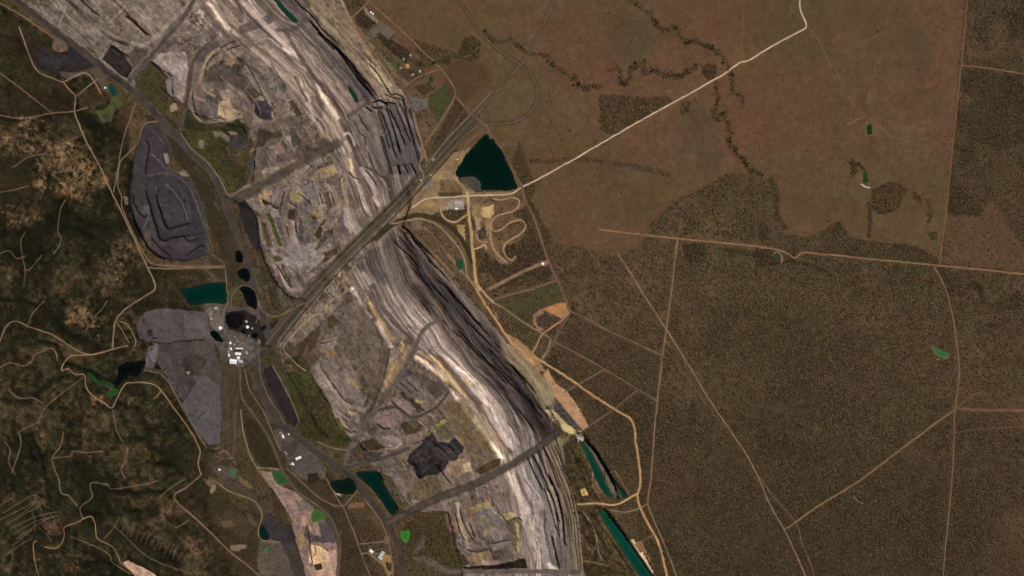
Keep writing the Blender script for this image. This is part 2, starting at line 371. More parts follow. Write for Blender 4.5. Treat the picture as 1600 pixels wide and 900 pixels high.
# coal seams and dark rock in the two highwall faces
def facemask(s_, e=10):
    p = pts(s_); sl, d = polyd(p, e, 1.0); m = np.zeros_like(H); m[sl] = ss(e / 2, -e / 2, d); return m
fS = facemask('606,366 622,350 640,370 702,432 772,516 800,546 842,616 862,660 840,690 800,640 752,590 716,540 690,500 640,440', 9)
fS2 = facemask('822,706 848,688 862,720 884,790 892,850 896,892 872,895 858,800', 6)
fN = facemask('455,-10 470,5 500,34 530,62 560,104 594,152 580,158 548,120 516,76 484,34', 5)
fT = facemask('588,166 632,160 656,250 640,274 606,274', 6)
g = vnoise(q / 14, TG / 90, 91); nc = vnoise(q / 6.2, TG / 260, 92); nd = vnoise(q / 3.4, TG / 170, 93)
seam = np.maximum(np.maximum(crease(nc, .40, .05), crease(nc, .56, .055)), crease(nd, .5, .06) * .8) * ss(.30, .55, g)
face = np.clip(fS * .95 + fS2 * .55 + fT * .45 + fN * .5, 0, 1)
C += (np.array((20, 17, 17), np.float32) - C) * (seam * face * .52)[..., None]
C *= (1 - 0.16 * fS * ss(.45, .75, vnoise(q / 11, TG / 140, 94)))[..., None]
H -= face * 9 * seam
H += spoil * (6.5 * streak(6.0, 170, 62) + 3.6 * streak(2.4, 110, 61) + 6 * streak(15, 230, 63) + 5 * np.floor(na * 7) / 7 * 3)
# dumped spoil away from the bedding: heaped in lifts, with weedy bench edges and wheel tracks
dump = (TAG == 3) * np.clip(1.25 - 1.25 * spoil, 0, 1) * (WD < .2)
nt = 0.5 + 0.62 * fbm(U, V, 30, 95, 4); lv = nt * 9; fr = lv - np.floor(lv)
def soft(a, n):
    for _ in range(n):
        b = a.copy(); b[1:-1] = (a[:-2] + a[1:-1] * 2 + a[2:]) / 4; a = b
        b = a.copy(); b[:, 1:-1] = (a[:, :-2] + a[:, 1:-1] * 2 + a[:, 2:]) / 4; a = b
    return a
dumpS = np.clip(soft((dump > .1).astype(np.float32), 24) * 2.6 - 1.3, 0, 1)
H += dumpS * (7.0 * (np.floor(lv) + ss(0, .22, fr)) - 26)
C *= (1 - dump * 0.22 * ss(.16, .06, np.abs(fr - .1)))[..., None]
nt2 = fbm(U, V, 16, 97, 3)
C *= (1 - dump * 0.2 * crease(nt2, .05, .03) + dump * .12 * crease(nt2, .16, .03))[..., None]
C += (dump * ss(.1, .5, fbm(U, V, 18, 99, 3)))[..., None] * np.array((14, 9, 0), np.float32)
C += (dump * ss(-.15, -.5, fbm(U, V, 18, 99, 3)))[..., None] * np.array((-12, -12, -11), np.float32)
# pads: the dumped lots, each with its own material, level and weedy edge
def cells(size, seed):
    xw = U + fbm(U, V, 24, seed + 3, 2) * 9; yw = V + fbm(U, V, 24, seed + 6, 2) * 9
    ca, sa = math.cos(.75), math.sin(.75)
    x = (xw * ca + yw * sa) / size; y = (-xw * sa + yw * ca) / (size * 1.5)
    g1 = hashgrid(256, 256, seed); g2 = hashgrid(256, 256, seed + 1)
    xi = np.floor(x).astype(int); yi = np.floor(y).astype(int)
    b1 = np.full(x.shape, 9., np.float32); b2 = b1.copy(); idx = np.zeros(x.shape, np.int32)
    for dj in (-1, 0, 1):
        for di in (-1, 0, 1):
            cx_ = (xi + di) & 255; cy_ = (yi + dj) & 255
            d = np.maximum(np.abs(xi + di + .15 + .7 * g1[cy_, cx_] - x), np.abs(yi + dj + .15 + .7 * g2[cy_, cx_] - y)) + .15 * np.hypot(xi + di + .5 - x, yi + dj + .5 - y)
            m = d < b1; b2 = np.where(m, b1, np.minimum(b2, d)); b1 = np.where(m, d, b1); idx = np.where(m, cy_ * 256 + cx_, idx)
    return idx, (b2 - b1) * size
PAL = np.array([(108, 96, 88), (122, 106, 96), (132, 112, 100), (124, 109, 94), (96, 85, 78), (90, 77, 60), (116, 104, 98), (98, 86, 76), (142, 126, 114), (84, 75, 71)], np.float32)
for sz, sd, al, hh in ((19, 401, .6, 7.0), (9, 431, .35, 3.5)):
    ci, ce = cells(sz, sd)
    r1 = hashgrid(1, 65536, sd + 7)[0][ci]; r2 = hashgrid(1, 65536, sd + 8)[0][ci]
    mk = np.clip(dump * 1.5, 0, 1) * al * (r2 > .25)
    C += (PAL[(r1 * 9.999).astype(int)] - C) * mk[..., None]
    C += (np.array((58, 49, 38), np.float32) - C) * (dump * ss(1.3, .3, ce) * np.clip(.25 + 1.3 * fbm(U, V, 20, sd + 9, 2), 0, .95))[..., None]
    H += dumpS * hh * (r2 - .5) * ss(0, 1.6, ce)
weed = dump * ss(.02, .22, fbm(U, V, 24, 451, 3)) * ss(-.02, .2, fbm(U, V, 3.0, 455, 3))
C += (np.array((58, 48, 31), np.float32) - C) * (weed * .8)[..., None]
H += dumpS * 3.0 * fbm(U, V, 3.4, 458, 2)
# ---- north-west spoil (top left)
NWc = (118, 106, 95)
P(NWc, '45,-60 330,-60 300,10 262,50 225,78 205,72 190,66 175,70 160,88 130,66 90,40', a=.45, e=6, st=.15, h=14, he=14)
for s, w, c, a in (('60,-5 85,18 110,40 135,62 160,84', 3, (90, 80, 72), .6), ('70,-10 100,20 135,48 165,72', 2, (132, 120, 108), .7), ('96,-8 120,12 150,36 178,60 200,70', 5, (74, 64, 56), .75),
                ('103,10 100,22 95,34 93,42', 3, (142, 128, 116), .7), ('88,-8 94,8 100,20', 3, (138, 125, 112), .7), ('122,-6 140,12 155,24', 2.4, (58, 50, 44), .8), ('172,-6 200,22 215,35', 3, (66, 56, 48), .7), ('200,24 214,38 233,55', 3, (62, 50, 36), .85), ('186,2 215,30 222,32', 6, (122, 108, 98), .5), ('210,15 225,28', 5, (132, 116, 98), .6),
                ('172,35 185,22 195,12', 3, (138, 122, 106), .7), ('180,25 200,45 195,55', 5, (128, 110, 100), .6), ('208,66 220,72 232,68 248,55 272,28 300,4', 7, (136, 122, 108), .85), ('268,-10 288,8', 5, (72, 60, 48), .7), ('150,38 170,52 188,62', 5, (136, 124, 114), .7), ('130,20 160,45 178,62', 4, (108, 96, 86), .6)):
    L(c, s, w, a=a, e=2, st=.2)
P((134, 118, 104), '130,-8 150,-8 160,4 150,10', a=.7, e=3); P((126, 110, 98), '225,-8 280,-8 285,15 262,40 235,48 225,30', a=.4, e=8)
S('122,-6 140,12 155,24', 14, 8); S('172,70 190,80 205,90', 12, 9, c=DK, cw=2); S('196,22 214,38 233,56', 16, 7, c=(48, 38, 26), cw=1.5); S('105,2 130,24 170,56 200,72', 10, 10); S('284,8 290,14', 8, 6)
P((138, 122, 112), '238,96 250,84 266,82 290,82 294,110 290,135 284,162 266,152 252,134 264,122', a=.85, e=3, h=16, he=5, st=.1)
P((140, 128, 118), '268,100 284,102 285,130 270,132', a=.7, e=3); P((168, 140, 108), '266,165 276,160 278,172 266,176', a=.8, e=4)
S('238,96 262,122', 10, 5, c=(66, 56, 50), cw=1.2, side=1); S('250,134 280,162', 10, 5, c=(66, 56, 50), cw=1.2)
# ---- pads and fields on the west side
P((46, 40, 41), '52,93 56,80 64,76 78,80 90,83 104,82 110,70 120,70 150,98 142,106 124,109 112,113 98,115 82,115 66,110 56,103', a=.95, e=2.5, st=0, mo=.12, wd=0, tag=6, sm=True)
P((58, 52, 51), '60,95 80,88 100,95 90,108 70,105', a=.5, e=6); P((98, 82, 70), '84,62 92,58 106,66 104,80 92,83 82,78', a=.85, e=3, wd=0)
P((90, 78, 68), '92,112 115,114 135,110 134,114 110,124 96,118', a=.8, e=3, wd=0)
P((46, 40, 38), '160,92 174,70 190,82 207,106 199,122 186,116', a=.95, e=2, mo=.1, h=-14, tag=6); P((78, 68, 62), '200,88 212,72 224,90 210,106', a=.8, e=3)
P((62, 57, 35), '206,112 236,97 258,122 264,166 258,178 236,168 218,150', a=.85, e=3, wd=.25, tag=7, mo=.14); P((70, 65, 40), '240,150 258,152 262,168 248,170', a=.6, e=4)
P((70, 74, 42), '145,176 158,172 168,168 176,152 188,153 190,164 181,170 174,190 160,193 154,181', a=.95, e=2.5, wd=.0, mo=.2, tag=7)
P((80, 70, 62), '140,108 152,104 178,138 176,150 162,142', a=.8, e=2.5, wd=.05)
P((56, 47, 33), '225,180 260,180 283,200 330,250 348,290 362,350 350,400 310,320 290,270 250,220', a=.9, e=4, tag=0, wd=.3, st=0)
P((64, 61, 35), '285,165 300,180 335,192 388,205 352,232 384,300 352,302 320,255 290,215 282,190', a=.92, e=3, tag=7, wd=.35, st=0, mo=.18)
P((70, 66, 37), '322,240 345,250 362,285 364,300 350,300 335,275', a=.8, e=3); P((56, 55, 32), '358,255 378,258 386,285 368,298', a=.7, e=3)
P((112, 96, 82), '312,218 320,220 318,232 308,230', a=.9, e=2)
# ---- the dark stepped overburden dump
DU = (60, 54, 56)
P((62, 55, 56), '226,195 240,190 258,205 268,240 262,262 300,280 318,320 325,370 330,392 318,402 290,408 262,405 240,398 228,380 214,352 204,330 202,300 206,262 214,225', a=.96, e=3, tag=4, st=0, wd=0, h=22, he=5, mo=.11, rg=1.2)
P((56, 51, 53), '232,276 246,272 270,276 296,288 308,320 322,360 312,366 290,368 262,376 252,374 244,350 236,325 228,300', a=.8, e=2, h=16, he=3.5)
P((60, 55, 56), '248,290 262,286 280,290 292,310 300,348 278,354 262,357 254,335 246,310', a=.6, e=2, h=16, he=3.2); P((70, 64, 64), '256,330 280,320 288,345 266,350', a=.5, e=6)
P((54, 49, 52), '236,395 262,380 300,374 325,378 326,398 290,408 258,404', a=.5, e=4, h=6, he=3)
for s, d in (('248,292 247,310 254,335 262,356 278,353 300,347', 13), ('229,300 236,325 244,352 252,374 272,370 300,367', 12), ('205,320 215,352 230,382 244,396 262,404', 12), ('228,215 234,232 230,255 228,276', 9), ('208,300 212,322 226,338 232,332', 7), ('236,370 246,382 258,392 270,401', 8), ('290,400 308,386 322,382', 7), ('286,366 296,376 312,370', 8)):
    S(s, d, 9, c=(26, 23, 24), cw=1.1, a=.8)  # dark rims: shade painted onto the west and south terrace edges
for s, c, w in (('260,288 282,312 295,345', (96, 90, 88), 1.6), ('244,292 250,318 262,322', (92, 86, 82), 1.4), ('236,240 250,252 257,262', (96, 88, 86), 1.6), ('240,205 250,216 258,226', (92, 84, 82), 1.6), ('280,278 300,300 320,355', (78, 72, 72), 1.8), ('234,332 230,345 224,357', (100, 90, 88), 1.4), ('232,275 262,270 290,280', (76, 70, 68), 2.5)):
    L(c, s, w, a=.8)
P((132, 118, 112), '255,241 262,240 265,252 260,256', a=.85, e=1.8); P((116, 100, 84), '280,268 288,265 298,276 284,275', a=.9, e=2); P((104, 88, 72), '192,306 200,308 202,320 196,321', a=.85, e=2, wd=0); P((88, 72, 56), '222,356 236,360 236,385 226,378', a=.7, e=5); P((84, 78, 78), '225,322 234,320 232,335 222,334', a=.6, e=4); P((78, 70, 68), '262,380 300,378 310,385 280,395', a=.5, e=6)
P((92, 78, 70), '312,400 326,402 330,412 314,412', a=.7, e=4)
# ---- coal strip beside the haul road and pads
P((46, 41, 42), '372,318 384,312 396,324 404,352 407,388 399,396 388,372 378,346', a=.94, e=2.5, tag=6, st=0, mo=.1); P((60, 50, 38), '340,300 372,330 388,400 400,440 392,450 372,410 352,400', a=.6, e=4, wd=.2, st=0)
P((58, 50, 34), '330,395 352,392 372,395 376,440 352,440 326,424', a=.8, e=4, wd=.3, tag=7, st=0)
# ---- the bowl in the north spoil
P((108, 94, 82), '300,125 322,90 348,62 372,58 398,80 420,120 418,150 395,200 372,190 340,190 312,186 300,168', a=.4, e=6, st=.1)
P((72, 63, 58), '322,112 345,92 375,105 388,125 402,150 395,165 378,140 350,128 325,128', a=.8, e=6, st=.1); P((82, 72, 72), '320,150 338,140 346,152 342,165 322,158', a=.8, e=4); P((92, 82, 78), '304,152 320,155 342,165 340,178 320,182 306,170', a=.75, e=4, h=9, he=4)
P((152, 130, 104), '342,160 358,155 364,170 380,176 380,184 356,187 340,180', a=.92, e=2.5, st=0); P((140, 122, 104), '342,142 358,140 368,152 350,156', a=.7, e=4); L((112, 90, 70), '372,180 376,178', 4, a=.9)
P((62, 55, 60), '398,158 414,156 424,170 426,188 412,188 398,178', a=.92, e=2.5, st=0); P((64, 55, 40), '386,140 398,138 410,148 398,155', a=.7, e=3)
P((50, 47, 30), '284,170 300,188 340,198 372,186 388,198 396,214 372,226 350,206 300,204 286,200', a=.85, e=4, wd=.4, st=0, mo=.2); P((60, 56, 36), '358,110 366,100 376,86 388,98 380,108', a=.4, e=3)
P((112, 94, 76), '331,206 345,204 356,212 352,216 336,214', a=.85, e=2.5); P((130, 112, 100), '345,208 360,214 358,224 348,216', a=.8, e=2.5); P((150, 130, 96), '357,206 370,206 373,211 362,211', a=.85, e=2); P((66, 60, 64), '362,214 374,210 388,220 380,235 366,232 356,226', a=.92, e=2.5, st=0)
P((124, 104, 72), '398,212 410,212 410,222 400,226', a=.85, e=3); P((140, 118, 88), '350,100 362,86 374,84 362,104', a=.6, e=2.5)
for s, d in (('312,122 302,150 310,180 330,192 360,188', 12), ('352,86 346,98 344,104', 9), ('342,80 330,92 322,102', 12), ('352,78 380,68', 7)): S(s, d, 6, c=(52, 46, 34), cw=.8)
L((134, 112, 96), '314,118 304,140 306,152 318,158', 5, a=.7, e=2); L((120, 108, 98), '302,172 314,188 330,192 355,188 372,180', 3, a=.8, e=1.5); L((124, 110, 92), '318,115 325,106 338,96 350,90', 3, a=.7)
P((90, 80, 74), '382,210 400,195 440,186 460,196 448,214 420,230 400,226', a=.6, e=5, st=.2); P((58, 50, 36), '404,200 424,206 446,202 440,214 420,218 410,230 398,240', a=.65, e=4, wd=.2)
P((86, 80, 76), '402,238 412,230 418,250 412,268 400,248', a=.8, e=2); P((70, 64, 66), '384,250 398,246 400,266 388,270', a=.85, e=2); P((134, 118, 104), '414,262 438,260 436,266 412,272 408,268', a=.9, e=2); P((128, 108, 98), '424,228 440,225 446,240 430,242', a=.8, e=3); P((122, 104, 94), '420,236 434,242 430,250 420,252', a=.7, e=3)
P((64, 58, 56), '452,200 462,200 470,224 458,232', a=.75, e=3); L((122, 108, 98), '442,205 448,222 455,233', 3, a=.8); P((104, 90, 80), '456,232 476,226 470,236 454,242', a=.7, e=3)
L((98, 82, 72), '388,285 392,272 395,262', 4, a=.9); L((120, 102, 84), '388,290 380,297 366,304', 2.6, a=.9, e=1.2)
L((140, 120, 98), '347,75 331,84 319,103 313,125 321,142 336,150', 4.5, a=.7, e=2, h=4); L((60, 52, 42), '341,84 327,94 321,112 322,128', 2.5, a=.6, e=1.5); L((130, 113, 98), '297,170 309,186 330,191 356,188 380,183', 3, a=.75, e=1.5, h=4); L((62, 53, 42), '304,176 318,184 345,184', 1.6, a=.7); L((122, 104, 90), '392,150 404,166 408,180', 3, a=.5, e=2); L((62, 52, 42), '386,120 396,138 408,150', 2, a=.6); L((128, 113, 102), '398,122 412,138 424,150', 5, a=.5, e=3); L((120, 106, 96), '430,120 448,140 462,160', 4, a=.5, e=3); L((66, 56, 46), '404,128 420,150', 1.6, a=.6)
# ---- interior of the north spoil: arcs following the pit
for s, w, c, a in (('398,66 420,60 440,75 455,82', 3, (150, 136, 124), .8), ('404,72 425,78 440,92 441,102', 3, (146, 130, 118), .8), ('372,90 388,104 402,130 414,155 430,178', 3, (66, 58, 50), .7), ('380,88 400,110 418,138 434,160', 9, (88, 80, 76), .6), ('396,86 412,100 428,130 440,148', 6, (116, 106, 98), .5), ('440,120 455,140 470,165 480,188', 7, (120, 106, 88), .6),
                ('424,100 436,118 446,136', 2, (66, 56, 50), .7), ('460,120 476,150 486,175 492,186', 4, (84, 72, 66), .8), ('380,45 400,38 420,30', 14, (88, 78, 74), .8), ('352,55 372,62 388,72', 10, (96, 84, 78), .6), ('345,75 356,68 368,64', 3, (60, 50, 44), .7), ('305,70 318,55 338,45', 10, (102, 92, 86), .6), ('312,95 322,80 338,70', 10, (84, 76, 74), .8),
                ('330,10 345,22 356,46', 16, (112, 98, 86), .6), ('344,-6 362,12 376,30', 10, (96, 84, 76), .7), ('366,-6 378,20', 3, (74, 62, 54), .8)):
    L(c, s, w, a=a, e=2.5, st=.4)
P((74, 66, 60), '432,185 460,180 488,186 478,196 440,198', a=.5, e=5); P((62, 50, 40), '450,158 458,156 472,178 464,182', a=.75, e=4); P((118, 102, 90), '430,158 450,160 456,180 432,180', a=.6, e=4); P((96, 82, 72), '405,185 450,185 480,200 470,215 420,205', a=.5, e=5)
# bright spoil crests and haul lanes, north
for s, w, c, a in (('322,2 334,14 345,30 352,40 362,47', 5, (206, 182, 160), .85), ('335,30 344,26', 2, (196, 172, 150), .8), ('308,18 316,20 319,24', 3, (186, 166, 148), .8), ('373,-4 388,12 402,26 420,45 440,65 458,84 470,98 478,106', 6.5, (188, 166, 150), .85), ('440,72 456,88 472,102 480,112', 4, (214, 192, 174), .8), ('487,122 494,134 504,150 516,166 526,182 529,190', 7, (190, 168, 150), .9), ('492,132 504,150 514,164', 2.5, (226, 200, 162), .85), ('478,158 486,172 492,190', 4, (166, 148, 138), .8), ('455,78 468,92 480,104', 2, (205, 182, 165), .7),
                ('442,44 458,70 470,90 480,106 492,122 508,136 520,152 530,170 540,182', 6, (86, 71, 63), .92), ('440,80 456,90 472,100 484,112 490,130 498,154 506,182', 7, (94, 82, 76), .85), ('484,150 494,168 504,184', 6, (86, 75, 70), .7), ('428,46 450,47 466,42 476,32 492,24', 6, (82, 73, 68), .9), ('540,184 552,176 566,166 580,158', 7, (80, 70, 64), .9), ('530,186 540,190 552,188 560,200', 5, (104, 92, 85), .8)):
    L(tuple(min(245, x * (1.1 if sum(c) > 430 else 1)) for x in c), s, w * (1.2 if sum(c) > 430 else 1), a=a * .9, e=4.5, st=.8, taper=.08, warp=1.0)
P((92, 83, 79), '440,0 460,0 500,48 545,110 580,152 560,160 520,105 480,50', a=.7, e=6, st=.5); P((74, 66, 65), '525,70 545,95 582,152 572,160 540,112', a=.7, e=6, st=.4)
# north highwall: black faces, one under another
L((58, 50, 48), '505,52 528,72 548,98 566,124 588,153', 14, a=.6, e=3, st=.3, taper=.18)
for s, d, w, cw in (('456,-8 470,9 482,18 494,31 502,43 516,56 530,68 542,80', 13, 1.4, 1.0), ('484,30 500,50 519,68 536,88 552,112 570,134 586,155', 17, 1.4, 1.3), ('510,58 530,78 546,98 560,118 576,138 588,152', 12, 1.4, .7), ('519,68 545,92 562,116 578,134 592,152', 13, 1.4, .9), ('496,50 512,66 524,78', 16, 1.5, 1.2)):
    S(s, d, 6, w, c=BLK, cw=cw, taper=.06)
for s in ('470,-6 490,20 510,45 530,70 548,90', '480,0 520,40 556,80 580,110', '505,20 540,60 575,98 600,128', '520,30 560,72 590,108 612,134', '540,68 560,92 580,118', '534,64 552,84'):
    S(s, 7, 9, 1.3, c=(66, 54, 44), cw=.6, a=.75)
P((128, 112, 92), '478,-10 500,0 545,50 590,112 612,140 628,148 612,154 594,150 570,122 545,92 515,55 490,22', a=.75, e=5, st=.6); P((164, 144, 112), '574,92 590,106 612,132 606,138 592,128 580,112', a=.85, e=3, st=.3); P((126, 104, 80), '500,-20 560,40 600,90 625,130 610,120 570,72 520,20', a=.75, e=8, st=.4, wd=0); P((146, 122, 92), '560,62 572,74 592,100 582,96', a=.7, e=4)
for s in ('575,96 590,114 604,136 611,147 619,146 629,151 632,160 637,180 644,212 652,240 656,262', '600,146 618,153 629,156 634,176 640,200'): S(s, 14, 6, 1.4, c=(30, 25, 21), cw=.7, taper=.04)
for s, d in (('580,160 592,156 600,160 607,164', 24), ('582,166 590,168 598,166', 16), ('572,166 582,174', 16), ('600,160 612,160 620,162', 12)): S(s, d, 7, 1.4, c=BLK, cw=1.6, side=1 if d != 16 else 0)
# the turned block of strips below the jog
P((84, 76, 73), '588,166 636,160 660,256 652,275 612,272 600,220', a=.7, e=5, st=.2); P((108, 97, 90), '560,175 585,172 598,215 606,270 590,280 575,240', a=.55, e=6)
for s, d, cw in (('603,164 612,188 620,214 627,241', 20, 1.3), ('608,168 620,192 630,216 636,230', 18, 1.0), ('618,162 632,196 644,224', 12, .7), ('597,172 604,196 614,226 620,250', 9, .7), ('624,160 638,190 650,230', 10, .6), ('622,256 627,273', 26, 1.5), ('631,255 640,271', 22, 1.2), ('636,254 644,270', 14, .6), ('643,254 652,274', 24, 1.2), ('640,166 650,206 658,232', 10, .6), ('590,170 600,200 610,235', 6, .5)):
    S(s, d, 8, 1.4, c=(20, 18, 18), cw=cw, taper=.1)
L((48, 50, 44), '596,214 602,236 608,258 611,271', 5, a=.85, e=1.6); L((128, 104, 78), '650,190 656,214 664,240 668,252', 3.5, a=.8); L((122, 110, 100), '586,200 594,240 602,272', 6, a=.5, e=4)
for s in ('552,186 562,205 570,215 572,232', '560,176 568,192 578,206', '575,235 582,255 592,272 604,278', '578,258 592,280 600,290', '562,258 576,262 588,272'): S(s, 12, 7, 1.5, c=(72, 62, 56), cw=1.0)
# the spoil tongues above the corridor
for s, w, c, a in (('538,210 545,208 551,216 554,226', 4, (170, 150, 136), .8), ('540,222 546,232 550,248 550,268', 6, (164, 144, 126), .8), ('547,250 549,262 549,270', 3, (206, 178, 118), .85), ('553,278 560,292 566,310 572,330', 7, (150, 132, 122), .85), ('566,264 576,280 588,300 594,320', 9, (148, 132, 122), .8), ('584,308 590,320', 5, (182, 166, 154), .7), ('540,285 541,300 543,320 546,345', 5, (146, 128, 112), .8), ('534,280 538,306 546,330', 3, (176, 150, 106), .7), ('560,300 566,325 578,342', 3, (90, 76, 70), .7), ('529,240 525,270 530,300 534,320', 7, (92, 82, 78), .7),
                ('548,270 556,290 564,318 572,336', 2.5, (84, 72, 66), .7), ('545,330 552,350 560,362', 14, (150, 134, 124), .7), ('550,240 556,262 562,285', 6, (104, 92, 86), .6), ('582,262 592,285 606,296 622,290', 5, (98, 88, 82), .7), ('536,190 556,200 566,225 568,260', 8, (100, 90, 84), .6)):
    L(c, s, w, a=a, e=2.2, st=.5)
S('568,262 574,268 584,280 590,292', 10, 6, c=(66, 56, 50), cw=1); S('544,268 552,276 562,280', 8, 5, c=DK, cw=1)
P((72, 60, 52), '478,200 500,212 520,225 510,240 488,240 470,250 455,250', a=.5, e=6, st=.2); P((124, 104, 76), '498,206 512,204 514,214 500,218', a=.7, e=3); L((64, 52, 42), '480,235 500,232 520,236', 5, a=.5, e=3)
P((140, 118, 86), '486,276 498,264 522,256 528,270 512,276 492,284', a=.75, e=5, st=.1); L((60, 48, 36), '482,272 500,262 515,252', 2, a=.6)
# ---- central spoil block (between the two cross roads)
P((112, 99, 92), '402,305 440,282 500,262 545,300 560,350 590,365 560,395 500,440 450,460 425,430 410,400', a=.25, e=6, st=.15)
for c, s, a, e, h in (((122, 104, 98), '422,310 442,295 455,292 446,312 432,322', .85, 2, 8), ((152, 124, 92), '404,305 416,300 426,298 424,304 412,312 416,320 408,320', .85, 3, 0), ((58, 46, 30), '408,310 418,314 424,320 412,320', .8, 2.5, 0), ((122, 114, 80), '452,300 466,298 474,306 464,318 454,312', .85, 3, 6), ((106, 98, 96), '470,292 492,288 502,304 492,316 478,306', .8, 3, 6), ((78, 71, 70), '474,308 486,314 480,322 470,318', .7, 4, 0),
                   ((94, 86, 84), '466,322 486,320 490,330 470,332', .7, 4, 0), ((122, 102, 76), '488,330 498,326 504,334 502,344 490,342', .8, 2.5, 5), ((70, 54, 34), '490,336 498,342 494,346 488,342', .6, 2, 0), ((58, 46, 30), '496,352 504,356 502,374 494,372 490,366', .7, 3, 0), ((60, 48, 30), '504,342 512,345 504,354 498,352', .7, 2.5, 0), ((112, 96, 84), '438,330 444,334 450,360 456,372 448,374 440,358', .8, 2, 7), ((126, 104, 96), '452,348 462,344 462,366 454,368', .85, 2, 5), ((120, 100, 90), '446,316 456,318 464,328 458,330 448,324', .75, 2.5, 0), ((50, 40, 30), '450,328 462,326 460,346 450,340', .6, 3, -4),
                   ((82, 74, 72), '468,345 474,344 474,366 466,367', .75, 2, 5), ((84, 76, 78), '430,340 438,340 444,374 438,376', .6, 3, 0), ((74, 66, 66), '462,368 484,366 486,378 474,386 466,380', .65, 5, 0), ((142, 130, 124), '448,372 464,370 478,386 486,378 500,380 496,400 478,418 456,424 440,412 444,396', .65, 8, 6), ((96, 88, 84), '436,388 450,394 456,400 450,402 436,394', .8, 2, 7), ((66, 60, 58), '508,360 520,358 522,368 502,388 492,392', .65, 4, 0), ((138, 124, 116), '494,400 500,398 500,410 484,420 482,416', .7, 3, 0), ((66, 54, 40), '506,396 526,386 528,394 512,408 502,410', .7, 4, 0), ((70, 65, 44), '425,402 434,398 440,406 430,410', .85, 2, -3),
                   ((88, 80, 86), '528,340 538,346 540,360 530,368', .6, 4, 0), ((152, 136, 126), '536,326 546,330 556,356 548,366 538,352', .7, 5, 5), ((128, 110, 70), '526,306 534,308 534,322 528,324', .6, 3, 0), ((66, 53, 36), '504,302 514,300 520,324 512,328', .55, 4, 0), ((108, 94, 76), '410,330 420,335 432,372 424,392 414,380 408,350', .35, 4, 0), ((62, 50, 36), '408,345 416,350 426,386 416,386', .55, 4, 0), ((118, 98, 88), '420,350 426,352 430,372 424,374', .8, 2, 0)):
    P(c, s, a=a, e=e, h=h, he=2.6, st=.05)
for s in ('446,298 440,318 438,338', '464,300 480,312 488,322', '452,314 466,324', '465,330 463,350 465,368', '436,322 430,325 422,316', '448,352 452,370', '500,300 506,320', '518,300 524,324'): S(s, 9, 5, 1.4, c=(60, 50, 42), cw=.7)
L((70, 74, 44), '420,336 427,352 434,372 438,382', 6, a=.9, e=1.4, st=0); L((118, 104, 96), '464,336 465,350 467,366', 2.4, a=.8); L((116, 102, 94), '520,332 508,340 498,352 490,366', 3.2, a=.75); L((112, 98, 90), '524,352 520,368 508,380 496,394', 3, a=.7)
for s in ('448,412 440,424 450,444 458,448', '441,410 445,425 455,442', '452,416 462,424', '432,412 444,432 456,447'): S(s, 10, 5, 1.4, c=(62, 52, 46), cw=.7)
L((138, 124, 116), '428,416 444,440 452,452 460,452', 6, a=.7, e=2, h=5); L((96, 84, 78), '432,420 440,440 446,455 456,462 468,458 486,446', 4, a=.85); L((142, 128, 118), '480,424 500,408 505,400', 4, a=.6); P((128, 116, 108), '452,410 470,408 486,412 470,430 454,430', a=.5, e=4, h=8, he=4)
P((60, 50, 35), '440,462 470,466 520,440 505,432 480,446 474,466 448,480 430,462 424,440 432,438', a=.6, e=4, wd=.25, st=0); P((100, 88, 78), '432,448 442,450 452,465 458,478 440,482 434,468', a=.75, e=3, st=0); P((76, 66, 60), '470,448 500,424 530,402 540,398 510,430 486,450', a=.5, e=4)
P((66, 55, 45), '404,405 426,420 436,445 425,470 412,440', a=.6, e=4, st=0)
# ---- south block, west half
P((98, 86, 78), '450,545 545,458 575,490 598,530 602,560 590,620 570,680 552,690 535,670 520,640 495,600 480,580', a=.35, e=5, st=.15, rg=1.5)
for c, s, a, e, h in (((60, 48, 32), '462,540 520,490 532,505 500,520 490,545 472,560', .65, 5, 0), ((92, 82, 74), '500,500 512,498 512,515 500,518', .85, 2.5, 6), ((124, 108, 98), '496,536 528,526 522,545 506,552 494,546', .8, 3, 7), ((128, 108, 96), '476,546 482,542 482,555 474,556', .7, 3, 0), ((132, 105, 74), '508,550 520,546 528,554 510,560', .65, 3, 0), ((84, 73, 66), '525,488 545,470 552,500 556,540 545,545 528,520', .5, 8, 0), ((72, 62, 50), '546,462 552,470 520,490 524,482', .6, 3, 0),
                   ((100, 86, 68), '530,545 555,545 560,575 545,580 528,565', .5, 5, 5), ((70, 62, 60), '546,545 562,542 564,560 548,562', .65, 4, 0), ((68, 60, 62), '527,576 536,574 536,583 528,584', .85, 2, 0), ((132, 114, 84), '536,586 556,580 566,586 556,594 540,598', .75, 3, 4), ((96, 80, 68), '540,592 556,592 552,598 542,598', .8, 2, 0), ((146, 126, 100), '536,592 554,606 552,612 536,600', .8, 2.5, 0), ((122, 107, 96), '484,578 496,568 505,580 520,606 545,640 562,648 560,665 540,655 520,640 500,606', .8, 3, 10), ((116, 104, 100), '500,565 520,560 550,600 575,610 568,635 540,625 520,600 505,580', .6, 5, 8),
                   ((156, 134, 98), '526,632 540,640 556,645 555,650 535,644', .85, 2, 4), ((150, 128, 98), '524,648 532,652 540,664 545,668 540,672 530,664', .75, 2, 3), ((70, 58, 42), '560,600 575,600 580,640 572,650', .25, 4, 0), ((104, 90, 76), '548,655 556,650 556,668 546,670', .6, 2, 0)):
    P(c, s, a=a, e=e, h=h, he=3, st=.1)
for s, d in (('497,565 510,585 525,606 540,625 560,636', 13), ('526,638 540,648 550,654', 9), ('527,650 534,664 548,674 558,672', 9), ('578,608 572,632 560,650', 8), ('520,530 510,534 498,536', 6), ('484,582 500,608 520,638', 9)): S(s, d, 6, 1.5, c=(54, 45, 36), cw=.9)
